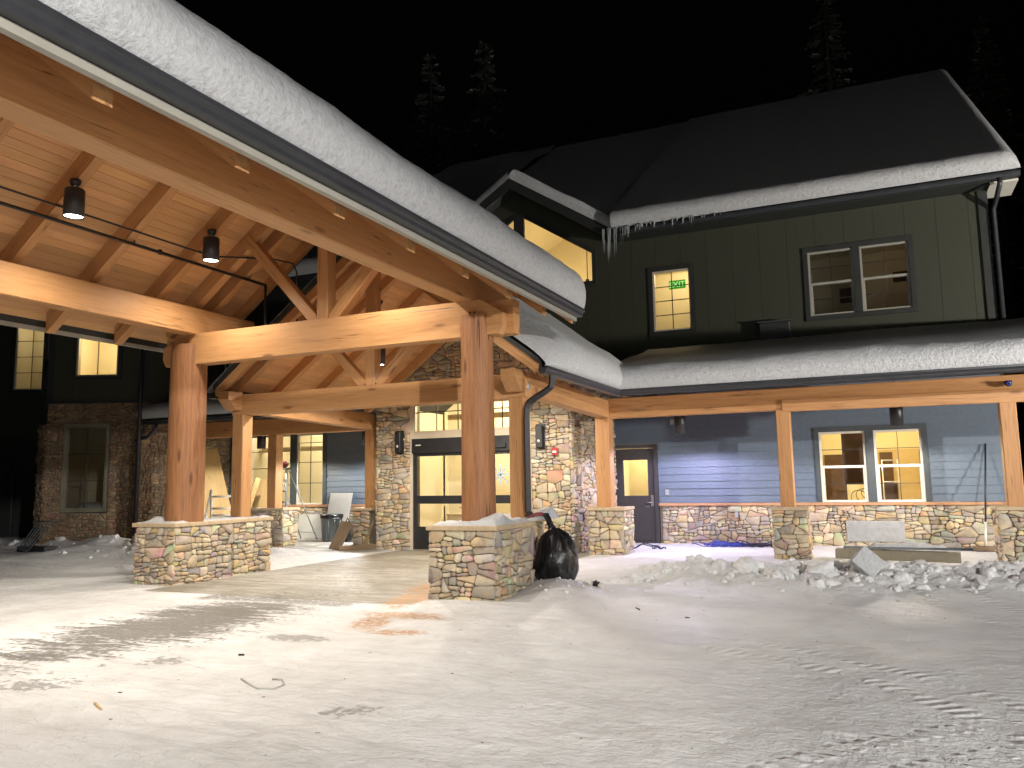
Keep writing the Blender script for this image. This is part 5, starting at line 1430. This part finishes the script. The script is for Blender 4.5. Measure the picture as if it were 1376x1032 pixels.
# step ladder
ld = thing('step_ladder', 'tall metal step ladder standing on the left porch with red cloth on top', 'ladder', (-14.4, 17.3, 0))
tl, tr_ = V((-15.07, 17.55, 1.92)), V((-14.72, 17.55, 1.92)); bl, b2 = V((-14.62, 16.75, 0)), V((-14.02, 16.75, 0))
LADM = m_plain('ladder_metal', (0.30, 0.30, 0.28), 0.45, 0.1, 9, metal=0.3, bump=0.05)
for p_, q_ in ((tl, bl), (tr_, b2)): mb = MB(); mb.tube([p_, q_], .034, 4, sm=False); mb.build('rail', LADM, ld)
for k in range(1, 7):
    q = k/6.6; a, b = tl.lerp(bl, q), tr_.lerp(b2, q); mb = MB(); mb.box((a.x, a.y-.05, a.z-.022), (b.x, b.y+.05, b.z+.022)); mb.build('step', LADM, ld)
mb = MB(); mb.tube([tl+V((0, .1, -.02)), (-14.75, 18.25, 0)], .018, 6); mb.tube([tr_+V((0, .1, -.02)), (-14.2, 18.25, 0)], .018, 6); mb.tube([(-14.78, 18.16, .2), (-14.23, 18.16, .2)], .012, 6); mb.build('rear_leg', LADM, ld)
mb = MB(); mb.box((-15.1, 17.44, 1.92), (-14.68, 17.72, 1.965)); mb.build('top_cap', GREYP, ld)
P = []
for i in range(17):
    row = []
    for k in range(25):
        t = k/24*6.283; q = i/16; r_ = .2*math.sin(math.pi*(.06+.9*q))**.6*(1+.3*noise.noise(V((math.cos(t)*2, math.sin(t)*2, q*4))))
        row.append((r_*math.cos(t)*1.05, r_*math.sin(t)*.6, .02+q*.19+.03*noise.noise(V((math.cos(t)*3, math.sin(t)*3, q*5+9)))))
    P.append(row)
mb = MB(); mb.grid(P); tag(mb.build('tool_bag', CLOTHR, None, Matrix.Translation((-14.9, 17.56, 1.95))), 'crumpled red cloth bag lying on top of the step ladder', 'cloth bag')
# plywood sheets against the wing wall
def sheet(label, p0, ux, h, lean, w_, mat=PLY, roll_=0.0):
    n = 12; P = []
    for i in range(n+1):
        q = i/n; P.append([(0, 0, 0)])
    mb = MB(); mb.box((0, 0, 0), (w_, .018, h))
    return tag(mb.build('plywood_sheet', mat, None, Matrix.Translation(p0) @ Matrix.Rotation(ux, 4, 'Z') @ Matrix.Rotation(-lean, 4, 'X') @ Matrix.Rotation(rad(roll_), 4, 'Y')), label, 'plywood')
sheet('tall plywood sheet leaning on the stone side wall behind the left square post', (-17.25, 16.75, .17), rad(64), 2.40, .30, 1.22, roll_=-8)
sheet('orange tinted plywood sheet leaning by the left porch window', (-16.75, 18.1, 0), rad(4), 1.75, .28, .95)
plank('narrow board leaning against the plywood by the left porch window', (-16.4, 17.6, .02), (-16.05, 17.95, 1.72), .16, .02, mat=PLY, upv=(0, 1, 0))
# white folding trolley behind the left pedestals
ht = thing('folding_ladder', 'white metal folding frame leaning behind the left log post', 'metal frame', (-13.2, 13.2, 0))
mb = MB(); a, b = V((-12.75, 12.9, 0)), V((-12.35, 13.15, 0)); a2, b2_ = V((-13.35, 13.45, 1.42)), V((-12.9, 13.7, 1.42))
mb.tube([a, a2], .028, 8); mb.tube([b, b2_], .028, 8)
for q in (.35, .62, .72, .9): mb.tube([a.lerp(a2, q), b.lerp(b2_, q)], .022, 8)
mb.build('front_frame', VINYL, ht)
mb = MB(); mb.tube([a2, (-13.0, 12.75, .0)], .024, 8); mb.build('brace', VINYL, ht)
# long handled tools against the bay
for lab, x, c in (('long wooden tool handle leaning on the bay wall left of the log post', -15.75, SCRAP), ('pale metal tool leaning beside the left log post', -15.35, VINYL)):
    t = thing('shovel', lab, 'tool', (x, 14.7, 0))
    mb = MB(); mb.tube([(x-.05, 14.2, .25), (x-.3, 14.85, 1.75)], .018, 8); mb.build('handle', c, t)
    mb = MB(); mb.box((x-.15, 14.08, .02), (x+.1, 14.16, .34)); mb.build('blade', REDM if c is SCRAP else GALV, t)
t = thing('wire_rack', 'dark metal rack lying in the snow before the bay corner', 'rack', (-17.9, 12.7, 0))
mb = MB()
for k in range(5): mb.tube([(-18.3+k*.12, 12.5-k*.02, .1), (-18.1+k*.12, 12.85, .75)], .014, 6)
mb.tube([(-18.3, 12.5, .1), (-17.82, 12.42, .1)], .016, 6); mb.tube([(-18.1, 12.85, .75), (-17.62, 12.85, .75)], .016, 6)
mb.build('bars', SLATE, t)
mb = MB(); mb.box((-18.45, 12.6, -.02), (-17.5, 12.95, .18)); mb.build('base', BLACK, t)
# cable coils
def coil(label, c, mat, n, seed, R0=.45, rt=.011):
    r_ = random.Random(seed); mb = MB()
    for k in range(n):
        cx, cy = c[0]+r_.gauss(0, .16), c[1]+r_.gauss(0, .06); a_ = r_.uniform(.45, 1.15)*R0; b_ = a_*r_.uniform(.25, .42); ph = r_.uniform(0, 6.28); lift = r_.uniform(.02, .16)
        pts = []
        for i in range(37):
            t = i/36*6.283*r_.uniform(.995, 1.005); pts.append((cx+a_*math.cos(t), cy+b_*math.sin(t), .015+lift*(.5+.5*math.sin(t*2+ph))*.6+.02*math.sin(t*5+ph)+k*.004))
        mb.tube(pts, rt, 6, cap=False)
    return tag(mb.build('cable_coil', mat), label, 'cable')
coil('tangled bright blue cable on the porch floor below the stone wall', (-3.15, 18.2), BLUEC, 9, 3, .5, .009)
coil('dark tangled cable lying against the stone wall right of the blue cable', (-2.5, 18.3), DARKC, 8, 9, .42)
coil('small dark hose loop on the floor by the side door pedestal', (-4.45, 17.3), DARKC, 2, 5, .3)
# pole and floor boards
t = thing('push_broom', 'thin dark pole leaning on the right porch wall, pale lower grip', 'pole', (2.0, 18.7, 0))
mb = MB(); mb.tube([(1.86, 18.35, .55), (2.03, 18.88, 2.10)], .018, 8); mb.build('handle', BLACK, t)
mb = MB(); mb.tube([(1.815, 18.2, .10), (1.86, 18.35, .551)], .024, 8); mb.build('grip', VINYL, t)
mb = MB(); mb.box((1.60, 18.10, .01), (2.02, 18.26, .10)); mb.build('head', SCRAP, t)
plank('long grey board covered with snow behind the ploughed heap', (-.75, 15.35, .16), (1.15, 15.2, .14), .16, .30, mat=m_plain('grey_board', (.20, .175, .12), .8, .25, 5, bump=.4), upv=(0, 1, 0))
snow_pad('board_snow', 'loose snow on top of the long grey board', -.2, .95, 15.12, 15.42, .30, .06, 2.2)
plank('flat dark threshold strip on the porch floor under the vent cover', (-.75, 18.3, .03), (2.3, 18.3, .03), .12, .04, mat=SLATE)
# small debris on the lot
def debris(name, label, cat, pts, r, mat, z=.02):
    mb = MB(); mb.tube([(p[0], p[1], ground_h(p[0], p[1])+z+(p[2] if len(p) > 2 else 0)) for p in pts], r, 6)
    return tag(mb.build(name, mat), label, cat)
ICEB = m_plain('slush', (.60, .60, .57), .35, .1, 9)
debris('plastic_strap', 'loop of clear plastic strap frozen into the snow in the foreground', 'strap', [(-4.62, 5.02), (-4.45, 4.92), (-4.28, 4.82), (-4.15, 4.85), (-4.18, 5.0), (-4.30, 5.12), (-4.38, 5.1)], .008, m_plain('clear_strap', (.42, .41, .38), .3, .1, 9), .005)
debris('wood_stick', 'short split stick lying in the snow at lower left', 'stick', [(-5.06, 4.08), (-4.92, 4.02)], [.012, .008], PLY, .006)
debris('bark_chip', 'dark bark chip in the snow left of the plastic strap', 'bark chip', [(-5.3, 5.72), (-5.26, 5.75)], .010, BARK, .006)
debris('bark_chip', 'dark bark chip in the right part of the lot before the heap', 'bark chip', [(-2.0, 8.9), (-1.95, 8.88)], [.008, .005], BARK, .006)
debris('bark_chip', 'long dark twig in the snow in front of the black bag', 'twig', [(-2.70, 9.42), (-2.64, 9.35), (-2.60, 9.25)], [.006, .009, .004], BARK, .006)
lit = thing('paper_litter', 'crumpled black and white wrapper on the snow beside the black bag', 'litter', (-3.9, 11.0, 0))
for k, (dx, dy, m_) in enumerate(((0, 0, VINYL), (.09, .02, BLACK), (.17, -.02, VINYL), (.06, .07, BLACK))):
    mb = MB(); bm_ = bmesh.new(); bmesh.ops.create_icosphere(bm_, subdivisions=2, radius=.045)
    for v in bm_.verts: v.co *= 1+.6*noise.noise(v.co*30+V((k, 0, 0)))
    zz = ground_h(-3.72+dx, 10.75+dy)+.035
    mb.add([v.co+V((-3.72+dx, 10.75+dy, zz)) for v in bm_.verts], [[v.index for v in f.verts] for f in bm_.faces]); bm_.free()
    mb.build('wrapper', m_, lit)
mb = MB(); rg = random.Random(31)
for k in range(110):
    x, y = rg.uniform(-6.5, 3.0), rg.uniform(3.2, 11.0)
    s = rg.uniform(.0015, .005) if rg.random() < .95 else rg.uniform(.005, .009)
    chunk(mb, (x, y, ground_h(x, y)+s*.3), s, rg) if rg.random() < .25 else mb.tube([(x, y, ground_h(x, y)+.004), (x+rg.uniform(-.03, .03), y+rg.uniform(-.025, .025), ground_h(x, y)+.006)], s*.45, 4)
tag(mb.build('needle_litter', BARK, fix=False), 'specks of bark, needles and grit on the packed snow', 'litter', None, 'stuff')

# assumed lamp post, unseen beyond the right edge, lights the upper wall and eave
lp = thing('assumed_lamp', 'assumed low lamp post, unseen on the lot beyond the right picture edge', 'lamp post', (12.5, 11.1, 0))
mb = MB(); mb.lathe([(.001, 0), (.11, 0), (.11, .04), (.05, .07), (.045, 2.45), (.001, 2.45)], (12.5, 11.1, 0), 20); mb.build('post', BLACK, lp)
mb = MB(); mb.lathe([(.001, 2.451), (.10, 2.451), (.10, 2.47), (.001, 2.47)], (12.5, 11.1, 0), 20); mb.lathe([(.001, 2.84), (.16, 2.82), (.16, 2.79), (.001, 2.79)], (12.5, 11.1, 0), 20); mb.build('lamp_cap', BLACK, lp)
mb = MB(); mb.lathe([(.04, 2.48), (.04, 2.78)], (12.5, 11.1, 0), 16); mb.build('lens', LENS, lp)
d = bpy.data.lights.new('lamp_light', 'SPOT'); d.energy = LOT; d.color = (1, .95, .88); d.shadow_soft_size = .15; d.spot_size = rad(100); d.spot_blend = 1.0
ax_ = V((-.80, .50, .36)).normalized(); sy_ = V((0, 0, 1)).cross(-ax_).normalized()
put(bpy.data.objects.new('lamp_light', d), axes((12.25, 11.1, 2.45), sy_, (-ax_).cross(sy_), -ax_), lp)

# added cut-off pole lamp, unseen behind the camera, fills the foreground snow
pl2 = thing('fill_lamp', 'added cut-off fill lamp on a tall pole, unseen behind the camera', 'lamp post', (9.0, -4.0, 0))
mb = MB(); mb.lathe([(.001, 0), (.16, 0), (.16, .06), (.07, .1), (.055, 5.85), (.001, 5.85)], (9.9, -4.0, 0), 20); mb.tube([(9.9, -4, 5.8), (9.3, -4, 5.84)], .035, 8); mb.build('pole', BLACK, pl2)
mb = MB(); mb.box((8.72, -4.16, 5.75), (9.34, -3.84, 5.87)); mb.build('head', BLACK, pl2)
mb = MB(); mb.box((8.78, -4.12, 5.735), (9.22, -3.88, 5.749)); mb.build('lens', LENS, pl2)
d = bpy.data.lights.new('lamp_light', 'SPOT'); d.energy = FRONT; d.color = (1, .975, .95); d.shadow_soft_size = .2; d.spot_size = rad(174); d.spot_blend = .06
put(bpy.data.objects.new('lamp_light', d), Matrix.Translation((9.0, -4.0, 5.5)), pl2)

# =================================================================== TREES
def conifer(label, x, y, h, seed, spread=.17, snowy=.16):
    t = thing('conifer_tree', label, 'tree', (x, y, 0), 'dark conifers behind the lodge'); r_ = random.Random(seed)
    M = Matrix.Translation((x, y, 0))
    mb = MB(); mb.tube([(0, 0, 0), (.05, 0, h*.5), (0, 0, h*.98)], [h*.018, h*.010, .02], 10); mb.build('trunk', BARK, t, M)
    mb = MB(); sn = MB(); z = h*.10
    while z < h*.99:
        q = z/h; R_ = h*spread*(1-q)**.85*r_.uniform(.7, 1.15)+.15
        for b in range(r_.randint(4, 6)):
            a = r_.uniform(0, 6.283); L = R_*r_.uniform(.6, 1.1); d = V((math.cos(a), math.sin(a), 0)); sd = V((-d.y, d.x, 0)); droop = -.28-.25*(1-q)
            n = max(3, int(L/.35))
            for i in range(1, n+1):
                p = d*(L*i/n)+V((0, 0, z+droop*L*(i/n)**1.3)); wd = .42*L*(1-i/(n+1.0))+.12
                for s_ in (-1, 1):
                    tip = p+sd*s_*wd*r_.uniform(.6, 1.1)+d*wd*.6+V((0, 0, -.25*wd-r_.uniform(0, .12)))
                    m_ = (p+tip)/2+V((0, 0, .05)); e = d*.14
                    mb.add([p-e*.5, m_-e, tip, m_+e], [(0, 1, 2, 3)])
                    if r_.random() < snowy*.35:
                        u_ = V((0, 0, .05)); sn.add([p-e*.5+u_, m_-e*1.2+u_, tip+u_, m_+e*1.2+u_, (p+tip)/2+V((0, 0, .16))], [(0, 1, 4), (1, 2, 4), (2, 3, 4), (3, 0, 4)], sm=True)
        z += h*.012+.12
    mb.build('crown', NEEDLE, t, M, fix=False)
    if sn.v: sn.build('snow_clumps', SNOW, t, M, fix=False)
conifer('dark conifer behind the lodge, left of the cross gable', -21.3, 36.9, 25.5, 1)
conifer('dark conifer with snow tufts nearest the cross gable peak', -18.5, 38.0, 26.5, 2)
conifer('tall dark conifer rising behind the middle of the upper roof ridge', -1.1, 47.5, 31, 3)
conifer('dark conifer behind the right end of the upper roof', 6.9, 49.4, 27, 4)
conifer('low dark conifer just right of the lodge corner', 5.6, 23.0, 7.8, 5, .26)
conifer('slender dark conifer behind the right roof end', 9.5, 36.0, 20, 6)

# =================================================================== LIGHT AND SKY
w = bpy.data.worlds.new('World'); S.world = w; w.use_nodes = True
nt = w.node_tree; nt.nodes.clear()
sky = nt.nodes.new('ShaderNodeTexSky'); sky.sky_type = 'NISHITA'; sky.sun_disc = False
sky.sun_elevation = rad(-5.0); sky.sun_rotation = rad(200); sky.altitude = 1500
bgn = nt.nodes.new('ShaderNodeBackground'); bgn.inputs[1].default_value = 0.15
ow = nt.nodes.new('ShaderNodeOutputWorld')
nt.links.new(sky.outputs[0], bgn.inputs[0]); nt.links.new(bgn.outputs[0], ow.inputs[0])

vs = S.view_settings; S.display_settings.display_device = 'sRGB'
vs.view_transform = 'Standard'; vs.look = 'None'; vs.gamma = 1.0; vs.exposure = 0.0; vs.use_curve_mapping = False
S.render.engine = 'CYCLES'
cy = S.cycles
cy.use_denoising = True
try: cy.denoiser = 'OPENIMAGEDENOISE'
except Exception: pass
cy.max_bounces = 6; cy.diffuse_bounces = 4; cy.glossy_bounces = 3; cy.transmission_bounces = 4; cy.transparent_max_bounces = 8
cy.sample_clamp_indirect = 6.0; cy.caustics_reflective = False; cy.caustics_refractive = False
cy.use_light_tree = True
S.render.film_transparent = False
